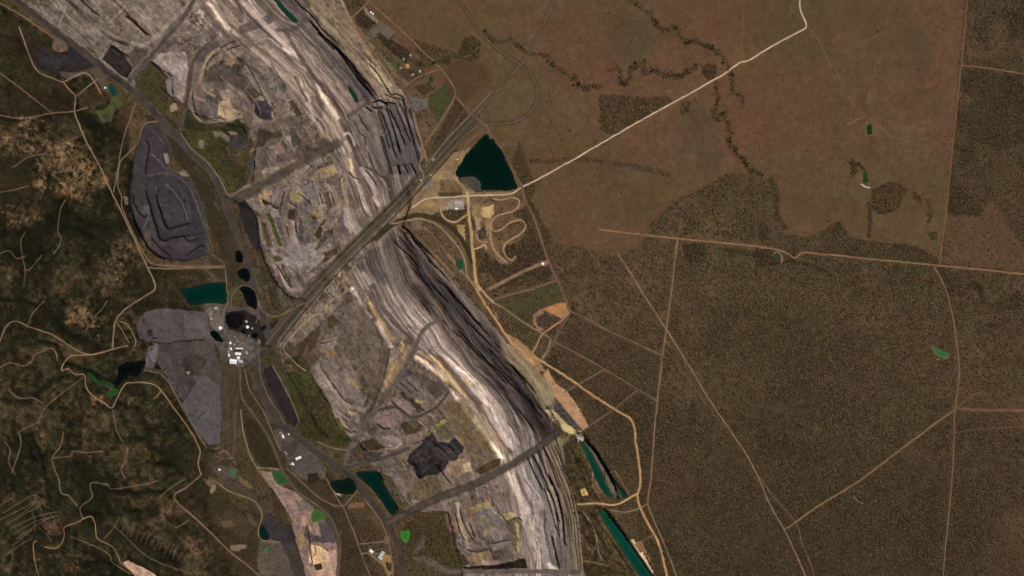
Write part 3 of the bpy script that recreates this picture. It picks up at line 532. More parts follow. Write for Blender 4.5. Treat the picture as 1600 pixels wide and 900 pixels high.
L((126, 112, 100), '522,640 524,656 532,672 545,680 560,678', 4, a=.8, e=1.6, h=4); L((92, 82, 76), '584,500 596,530 604,545', 8, a=.5, e=4); L((78, 68, 62), '605,545 598,570 590,600 584,630 570,655 562,680', 6, a=.8, e=2)
P((62, 57, 32), '448,560 470,555 492,580 515,630 530,665 555,692 520,700 470,680 456,620 440,580', a=.92, e=4, tag=7, wd=.45, st=0, mo=.22); P((66, 68, 38), '456,588 470,585 482,590 480,605 466,608', a=.75, e=4); P((122, 98, 86), '440,572 456,568 462,580 444,582', a=.6, e=4); P((74, 64, 46), '436,560 452,590 460,610 448,590 440,572', a=.6, e=4)
P((64, 55, 42), '432,550 450,530 480,560 470,570 446,570', a=.5, e=5)
# ---- south block: cream and yellow crests
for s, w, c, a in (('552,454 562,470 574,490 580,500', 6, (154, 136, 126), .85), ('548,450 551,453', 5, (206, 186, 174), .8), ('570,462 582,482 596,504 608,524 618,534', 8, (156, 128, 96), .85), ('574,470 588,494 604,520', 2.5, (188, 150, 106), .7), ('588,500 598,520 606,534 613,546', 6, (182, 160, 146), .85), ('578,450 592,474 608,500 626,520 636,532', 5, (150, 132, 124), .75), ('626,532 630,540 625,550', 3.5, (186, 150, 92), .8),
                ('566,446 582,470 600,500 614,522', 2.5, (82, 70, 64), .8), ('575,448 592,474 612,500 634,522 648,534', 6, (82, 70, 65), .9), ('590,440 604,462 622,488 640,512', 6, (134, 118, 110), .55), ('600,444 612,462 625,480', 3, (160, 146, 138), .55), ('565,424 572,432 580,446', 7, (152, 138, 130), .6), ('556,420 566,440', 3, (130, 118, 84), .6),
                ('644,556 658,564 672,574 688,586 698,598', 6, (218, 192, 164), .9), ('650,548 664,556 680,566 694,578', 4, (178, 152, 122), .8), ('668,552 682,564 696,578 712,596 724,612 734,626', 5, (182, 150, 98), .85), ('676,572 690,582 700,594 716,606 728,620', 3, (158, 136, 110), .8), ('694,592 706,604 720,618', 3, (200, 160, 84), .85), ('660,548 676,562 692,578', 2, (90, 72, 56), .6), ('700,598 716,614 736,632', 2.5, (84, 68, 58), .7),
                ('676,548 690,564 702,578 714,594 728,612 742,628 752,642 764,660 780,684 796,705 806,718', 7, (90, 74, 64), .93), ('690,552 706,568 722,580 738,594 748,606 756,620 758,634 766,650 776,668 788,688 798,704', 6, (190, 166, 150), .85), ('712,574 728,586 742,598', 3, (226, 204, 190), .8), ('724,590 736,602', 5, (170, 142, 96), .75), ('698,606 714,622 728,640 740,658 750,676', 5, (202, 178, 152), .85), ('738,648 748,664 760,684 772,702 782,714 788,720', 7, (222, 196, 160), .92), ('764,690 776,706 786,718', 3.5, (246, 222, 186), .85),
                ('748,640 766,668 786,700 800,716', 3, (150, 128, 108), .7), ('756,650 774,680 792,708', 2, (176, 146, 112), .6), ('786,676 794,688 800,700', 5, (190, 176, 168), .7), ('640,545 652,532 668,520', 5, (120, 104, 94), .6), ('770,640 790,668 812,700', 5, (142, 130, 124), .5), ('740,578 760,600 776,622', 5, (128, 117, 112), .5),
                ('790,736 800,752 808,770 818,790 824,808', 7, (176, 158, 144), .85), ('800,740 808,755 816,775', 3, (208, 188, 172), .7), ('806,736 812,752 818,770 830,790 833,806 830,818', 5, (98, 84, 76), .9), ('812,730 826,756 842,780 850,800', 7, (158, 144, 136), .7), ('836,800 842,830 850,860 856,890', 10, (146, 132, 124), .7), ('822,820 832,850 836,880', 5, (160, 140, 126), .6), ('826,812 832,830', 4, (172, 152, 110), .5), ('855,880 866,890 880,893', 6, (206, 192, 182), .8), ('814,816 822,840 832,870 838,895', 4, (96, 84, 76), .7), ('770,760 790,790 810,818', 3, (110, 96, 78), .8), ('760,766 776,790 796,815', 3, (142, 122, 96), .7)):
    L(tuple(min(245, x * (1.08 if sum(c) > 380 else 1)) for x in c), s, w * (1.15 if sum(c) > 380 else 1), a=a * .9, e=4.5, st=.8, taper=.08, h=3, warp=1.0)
for s in ('652,530 662,540 674,550 682,560', '690,548 712,566 735,588 752,606', '745,560 768,585 782,602', '700,600 720,614', '790,656 806,676 816,695', '820,748 828,760 836,772', '838,772 842,782', '836,808 840,818', '840,824 843,834', '842,840 846,850', '844,856 848,866', '838,846 842,856', '850,810 853,820', '852,830 855,840', '832,852 836,864'): S(s, 7, 5, 1.4, c=(86, 76, 70), cw=.7, a=.6)
# south highwall
L((50, 43, 42), '612,372 640,402 668,440 700,476 735,515 770,556 802,606 836,652 856,676', 26, a=.25, e=16, st=1)
for s, w, a in (('645,440 662,462 676,488', 11, .55), ('690,438 712,464 740,500 770,530 790,560', 12, .6), ('768,590 790,612 812,644 836,676', 13, .7), ('745,566 775,592 800,620', 8, .7), ('636,408 664,438 680,462', 8, .4), ('618,372 640,390 660,420', 8, .4), ('790,570 815,592 834,612', 7, .5)):
    L((38, 32, 32), s, w, a=a * .62, e=6, st=.8, taper=.15)
for s, d, cw in (('620,353 630,364 642,380 655,396', 18, .9), ('633,355 652,380 672,406 690,425 708,444', 26, 1.6), ('611,370 625,385 640,400 652,414 658,424', 22, 1.5), ('617,362 630,376 644,392 656,404', 10, .6), ('640,414 655,430 668,445 678,458', 22, 1.3), ('678,432 695,446 706,458 716,470', 18, 1.4), ('670,438 690,460 706,476', 22, 1.7), ('690,438 702,450 714,466 724,477 742,498 756,514 776,536', 28, 1.9), ('716,484 735,507 755,526 774,548', 26, 1.6), ('720,476 740,496 756,510', 12, .7), ('704,510 720,526 736,542 754,560', 30, 1.8), ('711,511 730,530 748,548 764,563', 22, 1.1), ('734,540 752,558 775,580 790,597 800,606', 30, 1.6), ('741,541 762,564 780,580 796,597 812,612 822,626', 30, 1.8), ('758,538 775,556 790,574 804,590', 18, 1.1), ('790,562 808,578 824,596 836,612 842,619', 38, 3.0), ('798,572 814,588 826,604', 20, 1.2), ('826,620 838,640 850,657', 22, 1.2), ('655,466 666,480 676,494', 10, 1.6), ('690,498 700,508', 8, 1.2), ('808,636 824,656 838,676', 18, 2.0), ('838,632 846,638 852,644', 14, 1.2), ('772,532 784,546', 12, .8), ('686,470 700,486', 10, .7), ('630,396 650,418 664,436', 8, .6)):  # the short spot by the haul road's end is shadow painted black
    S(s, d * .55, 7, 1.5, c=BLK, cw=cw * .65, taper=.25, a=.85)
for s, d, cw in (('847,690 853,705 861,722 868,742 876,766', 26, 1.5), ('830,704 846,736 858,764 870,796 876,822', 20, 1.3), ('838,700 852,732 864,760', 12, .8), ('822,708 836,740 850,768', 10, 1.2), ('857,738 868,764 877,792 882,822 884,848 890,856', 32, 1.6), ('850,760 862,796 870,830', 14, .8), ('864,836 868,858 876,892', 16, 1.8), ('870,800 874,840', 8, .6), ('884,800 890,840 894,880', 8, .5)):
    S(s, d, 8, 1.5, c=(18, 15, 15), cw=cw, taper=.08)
P((92, 82, 77), '870,840 895,835 904,896 872,896', a=.6, e=4, st=.6); L((58, 58, 50), '828,704 840,730 856,766', 5, a=.6, e=2.5)
P((128, 111, 90), '848,690 866,676 880,690 882,712 900,765 908,800 914,900 892,900 886,810 872,760', a=.85, e=4, st=.5, rg=.6)
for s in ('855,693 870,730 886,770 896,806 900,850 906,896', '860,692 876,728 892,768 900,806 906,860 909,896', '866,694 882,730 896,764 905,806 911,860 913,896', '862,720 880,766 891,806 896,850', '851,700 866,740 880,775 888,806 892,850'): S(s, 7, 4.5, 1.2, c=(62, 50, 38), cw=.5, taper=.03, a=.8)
P((128, 112, 84), '858,690 872,680 880,688 870,698 862,700', a=.6, e=3)
# ---- the middle south block (round pads, dark stock heaps)
P((92, 80, 68), '545,690 585,620 600,580 640,552 680,580 740,660 785,725 700,770 640,800 620,790 600,740', a=.3, e=6, st=.1, rg=1.4)
for c, s, a, e, h in (((74, 66, 66), '624,584 642,576 656,590 648,605 632,604', .7, 4, 4), ((120, 102, 92), '612,622 620,618 634,632 646,640 644,648 630,646 618,634', .9, 2, 5), ((58, 48, 42), '624,614 632,612 658,634 664,642 654,644', .75, 3, 0), ((98, 86, 80), '626,592 640,590 664,610 664,624 648,628 630,612', .7, 3, 5), ((148, 132, 84), '648,622 656,622 662,628 658,632 650,630', .85, 2, 3), ((86, 74, 66), '656,580 676,592 688,608 676,618 660,600', .65, 3, 0), ((72, 60, 52), '668,600 684,608 680,620 664,614', .6, 3, 0),
                   ((124, 104, 96), '586,658 598,645 612,640 626,648 626,660 612,668 600,668 592,662', .9, 2, 6), ((96, 86, 82), '588,668 604,672 620,668 616,690 600,700 586,690', .6, 3, 0), ((128, 112, 104), '596,682 612,680 626,686 628,696 616,702 600,696', .75, 3, 4), ((60, 50, 34), '626,662 650,652 662,664 652,676 634,680', .6, 4, 0), ((120, 98, 84), '642,682 660,672 668,668 668,676 650,688 642,688', .8, 2, 4), ((134, 120, 74), '680,664 696,655 700,660 682,674', .75, 3, 3), ((84, 76, 56), '680,668 700,660 708,676 700,686 684,682', .6, 4, 3),
                   ((52, 47, 47), '640,710 650,702 664,686 676,676 684,690 700,692 712,684 726,700 722,708 714,712 716,720 704,718 694,734 686,740 668,742 656,748 650,738 644,728 636,720', .97, 2, 12), ((74, 67, 66), '672,700 704,700 716,716 700,722 680,716', .6, 6, 5), ((42, 37, 38), '668,712 690,722 690,736 672,728', .5, 6, 4), ((70, 64, 63), '650,706 668,700 672,716 656,722', .5, 5, 3),
                   ((134, 112, 92), '700,725 712,718 724,716 734,726 732,736 716,744 706,756 694,742', .9, 2.5, 8), ((160, 138, 112), '722,726 734,722 738,736 728,738', .7, 4, 0), ((112, 92, 76), '706,728 722,726 718,742 706,744', .6, 4, 4), ((92, 80, 58), '640,760 672,744 690,752 692,770 660,785 644,776', .7, 4, 4), ((100, 84, 72), '626,736 642,732 648,748 640,758 630,752', .75, 3, 5), ((88, 80, 76), '612,735 624,738 634,770 624,782 614,760', .7, 3, 4), ((120, 108, 104), '734,742 744,736 744,746 730,756', .6, 3, 0), ((92, 80, 62), '720,690 750,670 776,720 750,730 735,715', .5, 8, 0), ((66, 54, 36), '742,736 770,718 784,716 780,728 750,742', .75, 3, 0), ((104, 88, 62), '700,620 730,650 745,690 720,690 700,655', .45, 8, 0), ((132, 116, 80), '688,640 694,640 704,654 698,652', .6, 3, 0), ((120, 100, 60), '718,682 726,684 724,692 716,688', .7, 2, 0)):
    P(c, s, a=a, e=e, h=h, he=2.6, st=.05)
for s in ('640,718 650,730 652,742 658,748', '686,726 690,734 698,746 708,756', '612,626 622,636 636,648', '680,722 684,730 690,738', '645,692 654,690 662,686', '588,660 600,669 612,668'): S(s, 9, 5, 1.4, c=(34, 29, 28), cw=.8)
L((150, 132, 112), '602,700 610,702 622,698 630,690', 1.8, a=.8); L((150, 136, 120), '654,640 672,648 682,655 692,660', 1.5, a=.5); L((142, 126, 116), '654,658 664,666 668,672', 1.6, a=.8)
P((72, 63, 60), '546,712 580,705 598,706 592,714 560,722 548,724', a=.9, e=2.5, st=0, tag=6, h=3)
P((54, 46, 30), '566,690 584,684 602,700 590,704 560,706', a=.7, e=3, wd=.35, st=0)
P((66, 60, 35), '592,736 610,745 640,790 625,802 612,790 602,756', a=.85, e=3, wd=.35, st=0, tag=7)
for c_, s_, w_, a_ in (((104, 86, 66), '353,590 354,640 356,690', 3, .6), ((58, 48, 34), '360,582 361,640 362,700', 3, .6), ((98, 80, 62), '366,580 368,630 368,660', 2.5, .6), ((60, 50, 36), '371,584 373,640', 2, .6), ((128, 106, 82), '355,640 356,662 352,668', 2, .5), ((132, 112, 94), '330,704 342,700 356,692 366,686', 2, .7), ((124, 104, 88), '344,708 352,704 360,716 366,722', 3, .6), ((120, 104, 90), '336,712 348,718 366,716 368,726', 2, .6),
                ((28, 25, 20), '328,704 334,706', 4, .8), ((96, 84, 74), '346,536 352,560 366,576 384,578 396,568 404,552', 2, .6), ((40, 34, 30), '388,572 398,562 405,553', 2, .7), ((44, 38, 34), '397,548 404,558', 2.5, .6), ((92, 80, 70), '352,484 348,505 352,522', 2, .6), ((52, 45, 38), '330,545 342,552 338,562', 5, .6), ((50, 42, 34), '300,548 320,556 332,548', 4, .5), ((112, 98, 86), '300,576 308,570 316,566', 2, .5),
                ((62, 54, 46), '252,588 262,600 278,632', 1.6, .6), ((62, 54, 46), '262,545 290,556 300,562', 2, .5), ((56, 48, 42), '316,592 344,606', 1.6, .6), ((66, 58, 52), '312,600 322,630 330,660', 1.4, .4), ((104, 96, 94), '322,598 328,630 322,660', 5, .35), ((78, 68, 58), '344,595 347,640 345,692', 2, .7),
                ((70, 60, 50), '396,385 402,410 410,440 414,470', 5, .5), ((112, 98, 86), '398,392 404,412 405,425', 2, .6), ((58, 50, 44), '408,398 418,418 426,440', 3, .6), ((96, 84, 74), '416,446 420,470 428,486 446,486 470,474', 2.5, .7), ((52, 46, 30), '424,448 424,470 430,480', 4, .6), ((54, 50, 32), '432,492 446,492 458,484', 4, .7), ((120, 102, 86), '422,440 424,446', 2, .6),
                ((60, 50, 42), '330,296 344,320 356,345', 4, .6), ((86, 74, 62), '306,262 330,292 350,330 362,360', 2, .45), ((46, 38, 30), '312,282 330,312 344,340', 2, .6), ((84, 76, 72), '336,318 342,326', 5, .6), ((100, 86, 72), '322,392 340,404 354,412', 3, .6), ((98, 90, 82), '322,380 330,396 346,408', 3, .5), ((62, 52, 36), '318,258 346,290 362,318', 3, .5)):
    L(c_, s_, w_, a=a_, e=1.5, warp=.6)
for c_, s_, a_, e_ in (((94, 82, 71), '535,496 568,479 609,546 602,570 583,631 562,617 535,553 525,520', .6, 8), ((72, 58, 42), '467,553 511,516 525,509 501,536 498,563 484,577 471,570', .55, 7), ((128, 112, 101), '484,580 498,565 525,607 535,620 558,634 575,637 568,644 548,637 531,657 518,637', .75, 3), ((120, 106, 96), '501,567 541,557 558,587 568,627 535,617', .6, 5), ((138, 120, 88), '541,590 560,594 566,606 548,606', .6, 4), ((124, 105, 82), '589,620 605,570 632,543 649,536 615,597', .7, 5),
                ((98, 88, 83), '615,597 649,583 679,604 663,627 636,620', .65, 3), ((74, 63, 54), '642,580 686,597 703,610 679,624 660,600', .6, 6), ((100, 86, 64), '686,631 723,624 750,658 777,711 737,701 703,658', .65, 8), ((118, 103, 92), '612,740 640,735 648,756 630,784 616,776', .5, 3), ((112, 98, 88), '690,742 716,744 740,740 720,764 690,776', .5, 5), ((84, 72, 56), '560,575 600,560 590,620 574,626', .4, 8)):
    P(c_, s_, a=a_, e=e_, st=.08)
L((148, 119, 80), '602,606 610,584 620,566', 4, a=.6, e=3); L((74, 64, 58), '609,546 602,580 590,618 580,640', 4, a=.8, e=2); L((126, 112, 102), '596,640 606,616 616,596', 3, a=.6, e=2)
for s_ in ('560,494 572,520 584,548', '548,506 566,540 578,566', '534,512 552,546 566,580'): L((108, 95, 84), s_, 1.2, a=.4, e=1.5)
for s_ in ('615,597 636,620', '632,590 655,612', '622,594 645,616'): S(s_, 6, 5, 1.3, c=(58, 50, 44), cw=.8)
for c_, s_, a_, e_ in (((150, 122, 108), '420,745 432,756 446,782 440,786 426,764', .7, 3), ((104, 92, 86), '440,770 456,764 462,774 448,786', .6, 3), ((144, 116, 98), '492,792 500,806 512,822 504,826 494,812', .6, 3), ((160, 128, 108), '452,802 464,800 470,816 460,818', .6, 3), ((96, 84, 76), '498,846 520,844 524,858 500,858', .6, 4), ((132, 106, 84), '384,800 396,806 402,822 392,820', .4, 4), ((118, 96, 78), '326,744 338,752 336,764 324,758', .6, 3), ((128, 104, 84), '372,742 384,750 396,762 388,764 374,752', .5, 3), ((150, 120, 96), '404,870 420,862 432,880 424,900 404,900', .45, 6), ((140, 112, 92), '470,880 482,890 486,900 470,900', .5, 4)):
    P(c_, s_, a=a_, e=e_, wd=0, st=.05)
# ---- southern spoil square
P((104, 92, 84), '692,800 730,782 780,768 800,800 815,840 830,880 760,890 740,870 720,850 700,830', a=.3, e=4, st=.1)
for c, s, a, e, h in (((112, 88, 74), '696,802 712,795 718,830 716,836 702,830 696,820', .75, 4, 4), ((128, 102, 86), '704,806 712,808 716,834 706,830', .6, 3, 0), ((150, 134, 112), '712,784 720,786 722,820 734,850 738,858 728,856 716,820', .7, 2.5, 6), ((136, 116, 80), '732,794 750,786 766,784 764,792 752,800 736,800', .75, 4, 3), ((100, 80, 52), '728,796 742,796 742,808 730,810', .6, 3, 0), ((136, 122, 82), '742,808 756,804 764,814 752,822 742,820', .75, 3, 5), ((138, 118, 76), '756,826 766,820 774,824 768,836 756,836', .75, 3, 4), ((106, 97, 94), '738,800 790,785 798,820 796,842 770,850 752,840', .5, 5, 7), ((150, 130, 94), '784,805 802,800 806,806 790,814', .8, 2.5, 3), ((84, 76, 56), '790,812 812,808 816,818 808,862 800,860', .6, 3, 0), ((140, 124, 84), '806,818 810,818 812,862 808,862', .75, 2, 4), ((112, 102, 98), '710,845 720,842 728,862 722,864', .7, 3, 0), ((112, 102, 100), '764,856 790,846 798,846 796,852 768,862', .85, 2, 6), ((124, 104, 74), '734,868 764,858 768,872 744,880 738,878', .75, 3, 4), ((78, 64, 56), '768,864 784,858 790,870 772,876', .75, 3, 0), ((100, 92, 76), '786,858 800,856 806,868 790,876', .6, 3, 4), ((150, 124, 112), '744,880 764,874 788,878 780,884 750,886', .7, 2.5, 0), ((38, 31, 22), '720,886 780,882 820,872 824,888 780,890 730,892', .85, 2.5, -5), ((110, 98, 84), '724,882 745,884 790,880', .5, 2, 0)):
    P(c, s, a=a, e=e, h=h, he=2.6, st=.05)
for s, d in (('719,786 722,808 730,826 736,836 742,846', 11), ('734,816 738,828 744,840', 9), ('766,848 780,846 796,842', 9), ('730,858 746,862 764,856', 9), ('764,856 769,862', 8), ('800,812 808,808 818,814', 7), ('712,800 718,826 728,846', 7)): S(s, d, 5, 1.4, c=(48, 40, 35), cw=.8, side=0)
P((64, 58, 32), '664,808 692,800 698,820 706,840 718,860 734,880 720,886 684,884 668,870 660,840', a=.92, e=3, tag=7, wd=.4, st=0, mo=.2); P((92, 82, 76), '648,848 658,836 666,838 664,852 652,866 646,862', a=.85, e=3, wd=0); P((80, 70, 46), '636,880 662,876 700,890 680,900 640,900', a=.6, e=5)
P((100, 88, 78), '642,872 662,866 690,882 700,892 690,895 660,878', a=.75, e=3, wd=0)
for s, w, c in (('764,772 780,800 796,820 812,848', 2.4, (86, 72, 60)), ('756,776 770,796 786,812', 2, (148, 128, 104))): L(c, s, w, a=.6)
P((24, 21, 21), '352,492 362,484 380,484 404,500 412,520 400,534 384,524 366,518 354,512', a=.75, e=12, st=0, wd=0)
for s_ in ('652,712 662,700 676,694', '664,722 676,712 690,708', '676,704 690,698 706,702', '690,716 700,708 716,706', '660,738 672,728 684,722', '644,716 656,706', '698,690 708,696 718,706'): L((80, 74, 72), s_, 1.6, a=.45, e=2, h=4)
for s_ in ('646,722 654,732 656,744', '676,690 690,700 704,714', '690,722 684,734', '700,694 712,706'): S(s_, 9, 5, 1.4, c=(26, 23, 23), cw=1.0)
# ---- east of the pit: overgrown old spoil and two flooded slots
P((74, 62, 45), '880,695 905,690 928,720 950,775 946,792 1000,900 915,960 912,840 900,790 884,740', a=.9, e=3, tag=3, st=.0, wd=.35, mo=.25, rg=2.0)
for s in ('912,806 930,830 950,860 975,890', '906,826 926,850 950,880', '922,800 945,830 970,868 990,895', '890,700 905,720 920,745', '905,800 918,822 930,850', '898,715 910,740 918,765'): L((52, 43, 30), s, 3, a=.7, e=2.5, h=-5, warp=1.5)
for s in ('916,806 926,822 932,840 934,858 940,876', '910,800 925,815', '915,850 928,866', '926,866 930,852 934,845', '940,806 960,836 985,870', '912,876 935,880 965,890', '926,735 926,758 936,775'): L((122, 102, 82), s, 2, a=.65, e=1.6, h=3, warp=1)
P((96, 80, 62), '928,745 938,742 948,758 946,770 936,772 928,760', a=.6, e=4); P((168, 136, 92), '907,764 914,762 919,774 910,775', a=.85, e=2.5); P((60, 52, 34), '912,880 960,885 980,900 915,900', a=.6, e=4, wd=.6)
P((86, 70, 50), '948,796 1000,790 990,845 975,836 960,815', a=.7, e=4, wd=.12, st=0)
P((222, 186, 142), '980,846 990,842 996,856 1008,872 1024,900 1015,900 998,874', a=.9, e=2.5, wd=0); P((232, 196, 150), '994,866 1004,862 1012,876 1022,896 1012,898', a=.9, e=2); P((150, 112, 84), '990,850 1003,845 1010,860 1022,885 1008,866', a=.85, e=3, wd=0)
P((178, 138, 100), '848,584 856,576 868,598 886,612 900,630 912,650 920,668 906,676 896,660 882,640 868,622 856,600', a=.92, e=2.5, st=0, wd=0, rg=.6); P((180, 132, 104), '880,630 900,640 915,668 900,668', a=.6, e=5); P((166, 128, 88), '790,520 810,530 840,558 852,580 842,580 820,560 800,545', a=.8, e=4, wd=0); P((190, 146, 98), '815,545 832,555 838,570 820,560', a=.7, e=3)
P((142, 122, 94), '800,540 842,580 862,604 868,622 850,640 832,614 812,584 792,562 780,530', a=.8, e=4, st=.6, wd=0); P((150, 130, 94), '832,590 848,600 866,614 862,624 846,612', a=.6, e=4); P((136, 122, 106), '842,598 866,622 878,640 860,645 848,628', a=.5, e=4)
P((76, 70, 74), '864,634 874,628 890,650 912,674 903,672 884,660 868,648', a=.92, e=2, st=0, h=-10); P((178, 156, 114), '850,640 864,640 876,652 888,664 902,672 900,680 880,672 862,658', a=.85, e=3, st=0); P((212, 188, 128), '874,664 884,662 898,672 896,680 880,672', a=.8, e=3); P((196, 188, 182), '900,680 910,678 914,688 904,690', a=.9, e=1.8)
P((74, 58, 44), '862,660 872,656 878,668 868,674', a=.7, e=3); P((132, 116, 86), '858,690 884,676 896,678 892,690 872,698', a=.6, e=4)
S('850,634 858,640 866,660', 9, 5, c=(40, 32, 26), cw=1.2, side=-1)
# the two slots; wall shadow is painted as dark bands on their north-east sides
P(None, '900,682 914,680 936,710 962,760 968,780 952,782 938,762 922,730 908,700', e=3, h=-34, warp=.4)
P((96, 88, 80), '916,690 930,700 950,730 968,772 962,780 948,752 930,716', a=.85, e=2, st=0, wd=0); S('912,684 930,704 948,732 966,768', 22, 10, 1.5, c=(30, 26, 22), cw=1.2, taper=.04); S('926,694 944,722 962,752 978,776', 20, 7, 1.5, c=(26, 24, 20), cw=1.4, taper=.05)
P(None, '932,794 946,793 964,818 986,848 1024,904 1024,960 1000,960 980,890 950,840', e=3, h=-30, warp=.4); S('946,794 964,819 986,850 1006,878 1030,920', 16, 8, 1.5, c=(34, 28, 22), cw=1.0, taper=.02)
# ---- between the pit and the pasture
P((92, 76, 56), '560,20 600,40 660,100 690,140 700,190 660,240 640,160 628,140 600,112', a=.8, e=6, tag=0, wd=.1, st=0)
P((46, 42, 27), '556,22 568,14 588,34 574,48 560,40', a=.85, e=2, wd=.5); P((48, 42, 28), '588,46 618,66 640,80 636,100 614,84 590,60', a=.85, e=3, wd=.6); P((66, 74, 40), '600,92 612,88 624,100 618,112 606,110', a=.8, e=3, wd=.2); P((132, 112, 96), '568,10 574,14 594,34 588,36 572,22', a=.9, e=1.6, wd=0); P((102, 88, 78), '572,56 592,36 596,34 618,50 607,62 592,50 576,64', a=.9, e=1.6, wd=0); P((130, 114, 98), '575,68 582,70 586,76 578,74', a=.7, e=2)
P((120, 94, 76), '590,80 600,90 640,128 634,134 612,112', a=.7, e=4, wd=0); P((60, 50, 32), '616,112 660,100 668,120 640,130', a=.5, e=5, wd=.4)
P((66, 67, 38), '672,150 694,132 710,152 700,175 684,194 676,180 668,160', a=.9, e=2, tag=7, wd=.08, st=0); P((60, 50, 34), '646,135 672,128 678,140 660,150', a=.75, e=3, wd=.4); P((104, 96, 90), '640,150 660,154 668,154 668,168 650,174 644,166', a=.85, e=2)
P((62, 50, 35), '712,155 742,185 690,250 664,262 690,200', a=.75, e=4, wd=.4, tag=0); P((98, 74, 56), '655,180 668,195 672,215 662,235 656,210', a=.85, e=3, wd=.0)
P((138, 112, 82), '656,268 690,245 735,230 716,262 716,280 730,300 800,300 800,312 720,320 650,345 612,350', a=.9, e=5, tag=0, wd=0, st=0, mo=.16)
P((94, 76, 55), '690,345 640,338 612,352 660,385 720,430 740,445 745,440 728,390 710,360', a=.85, e=5, wd=.08, tag=0, st=0); P((122, 100, 72), '660,380 690,405 720,436 700,430 670,400', a=.7, e=6, wd=0); P((112, 92, 80), '642,344 660,345 658,360 644,358', a=.85, e=2, wd=0)
L((134, 112, 84), '662,336 690,346 708,362 722,384 730,408', 1.4, a=.5)
L((60, 48, 34), '676,350 684,372 700,392 708,410', 3, a=.45, e=3)
L((70, 56, 40), '690,356 700,372 704,386', 5, a=.4, e=3)
L((128, 104, 78), '664,356 680,372 700,396 720,424', 3, a=.45, e=2)
L((150, 124, 90), '700,398 712,412 730,434 744,448', 4, a=.5, e=3)
L((56, 44, 32), '650,358 672,384 694,408 720,440', 1.2, a=.5)
L((136, 112, 84), '678,392 690,388 700,380', 1.4, a=.6)
P((156, 130, 96), '722,286 735,292 742,300 735,304 722,300', a=.75, e=3, wd=0)
P((150, 124, 90), '734,308 748,308 752,318 740,326 734,320', a=.7, e=3, wd=0)
P((148, 122, 88), '672,276 690,270 704,276 716,290 706,292 690,282 676,284', a=.6, e=3, wd=0)
P((144, 116, 86), '764,364 772,372 780,396 792,410 784,412 770,396', a=.7, e=3, wd=0)
P((158, 132, 88), '656,322 672,313 680,318 676,324 662,328', a=.85, e=3, wd=0); P((152, 126, 84), '684,274 695,272 695,280 684,280', a=.75, e=3, wd=0); P((84, 66, 48), '690,280 716,284 722,300 686,300', a=.6, e=4); P((56, 50, 30), '684,301 722,300 722,306 686,308', a=.8, e=2, wd=.3); P((126, 116, 108), '657,290 670,284 676,294 660,298', a=.75, e=3, wd=0)
P((148, 136, 124), '702,312 724,312 726,326 714,328 702,326', a=.95, e=1.5, wd=0, mo=.05); P((130, 116, 100), '695,314 701,314 701,328 695,329', a=.85, e=1.4, wd=0); P((60, 52, 34), '690,330 726,330 722,345 700,345', a=.7, e=3, wd=.3)
P((106, 82, 60), '732,304 800,302 822,316 828,345 824,362 812,378 792,384 786,398 806,408 796,416 776,408 758,392 742,385 734,350', a=.85, e=3, wd=.04, tag=0, mo=.16); P((60, 48, 33), '800,332 822,322 830,345 812,344', a=.7, e=3, wd=.6); L((54, 44, 30), '776,362 792,354 806,346', 3, a=.7); L((58, 44, 31), '796,322 806,318', 2.5, a=.7); L((60, 46, 32), '790,376 800,368 810,362', 2.5, a=.7); L((138, 108, 78), '742,318 756,320 770,316', 2, a=.7); L((140, 112, 82), '740,328 752,332 754,344', 2, a=.6); L((72, 56, 40), '756,316 764,312 772,312', 3, a=.5)
P((196, 164, 108), '753,324 766,322 772,318 771,335 764,342 756,340 750,332', a=.9, e=2.5, wd=0); P((166, 140, 94), '714,352 726,352 728,378 716,362', a=.9, e=1.8, wd=0); P((150, 124, 84), '736,320 756,322 752,345 745,350 738,335', a=.8, e=4, wd=0); P((166, 144, 112), '742,338 750,340 751,360 746,366 742,350', a=.7, e=2, wd=0); P((154, 126, 84), '757,345 770,338 766,365 760,368', a=.75, e=2.5, wd=0)
P((54, 48, 34), '736,342 741,342 745,364 740,356', a=.85, e=1.8, h=-6); P((52, 48, 42), '746,360 756,356 760,364 756,374 748,374', a=.9, e=2.5, h=-10); L((156, 126, 92), '743,362 748,376 762,378 766,368', 2, a=.8)
P((98, 75, 55), '772,310 800,308 812,318 800,336 775,338', a=.85, e=3, wd=.05, tag=0); P((102, 76, 56), '770,345 792,336 795,350 780,362 770,358', a=.85, e=3, wd=.05); P((96, 74, 54), '775,360 815,346 820,354 800,372 782,378 776,374', a=.8, e=3, wd=.08); P((118, 92, 66), '762,376 775,382 786,405 796,412 780,410 768,395', a=.85, e=2.5, wd=.02); P((100, 80, 58), '757,385 772,390 776,402 768,408', a=.85, e=2, wd=0)
P((64, 50, 35), '818,330 838,325 860,375 850,400 830,390 815,350', a=.6, e=5, wd=.6); P((60, 50, 34), '812,220 836,290 828,320 816,300 800,250', a=.6, e=5, wd=.4)
P((71, 66, 42), '770,468 870,440 886,470 868,482 842,482 830,500 810,520 795,500 778,480', a=.9, e=2.5, tag=7, wd=.12, st=0); P((62, 56, 36), '795,500 812,512 812,520 800,515', a=.6, e=3); P((182, 128, 84), '846,484 870,474 884,472 890,488 876,498 862,490', a=.92, e=2.5, wd=0); P((74, 58, 48), '836,490 848,488 868,500 852,512 838,506', a=.95, e=2, wd=0); P((150, 116, 92), '833,492 845,483 852,488 838,496 840,508 850,514 842,518 834,506', a=.8, e=2, wd=0); P((72, 54, 40), '852,512 876,500 864,530 858,525', a=.8, e=3, wd=.2)
P((140, 106, 82), '772,486 778,490 778,498 774,498', a=.75, e=2, wd=0)
P((150, 110, 78), '828,556 836,560 846,572 840,574', a=.7, e=2)
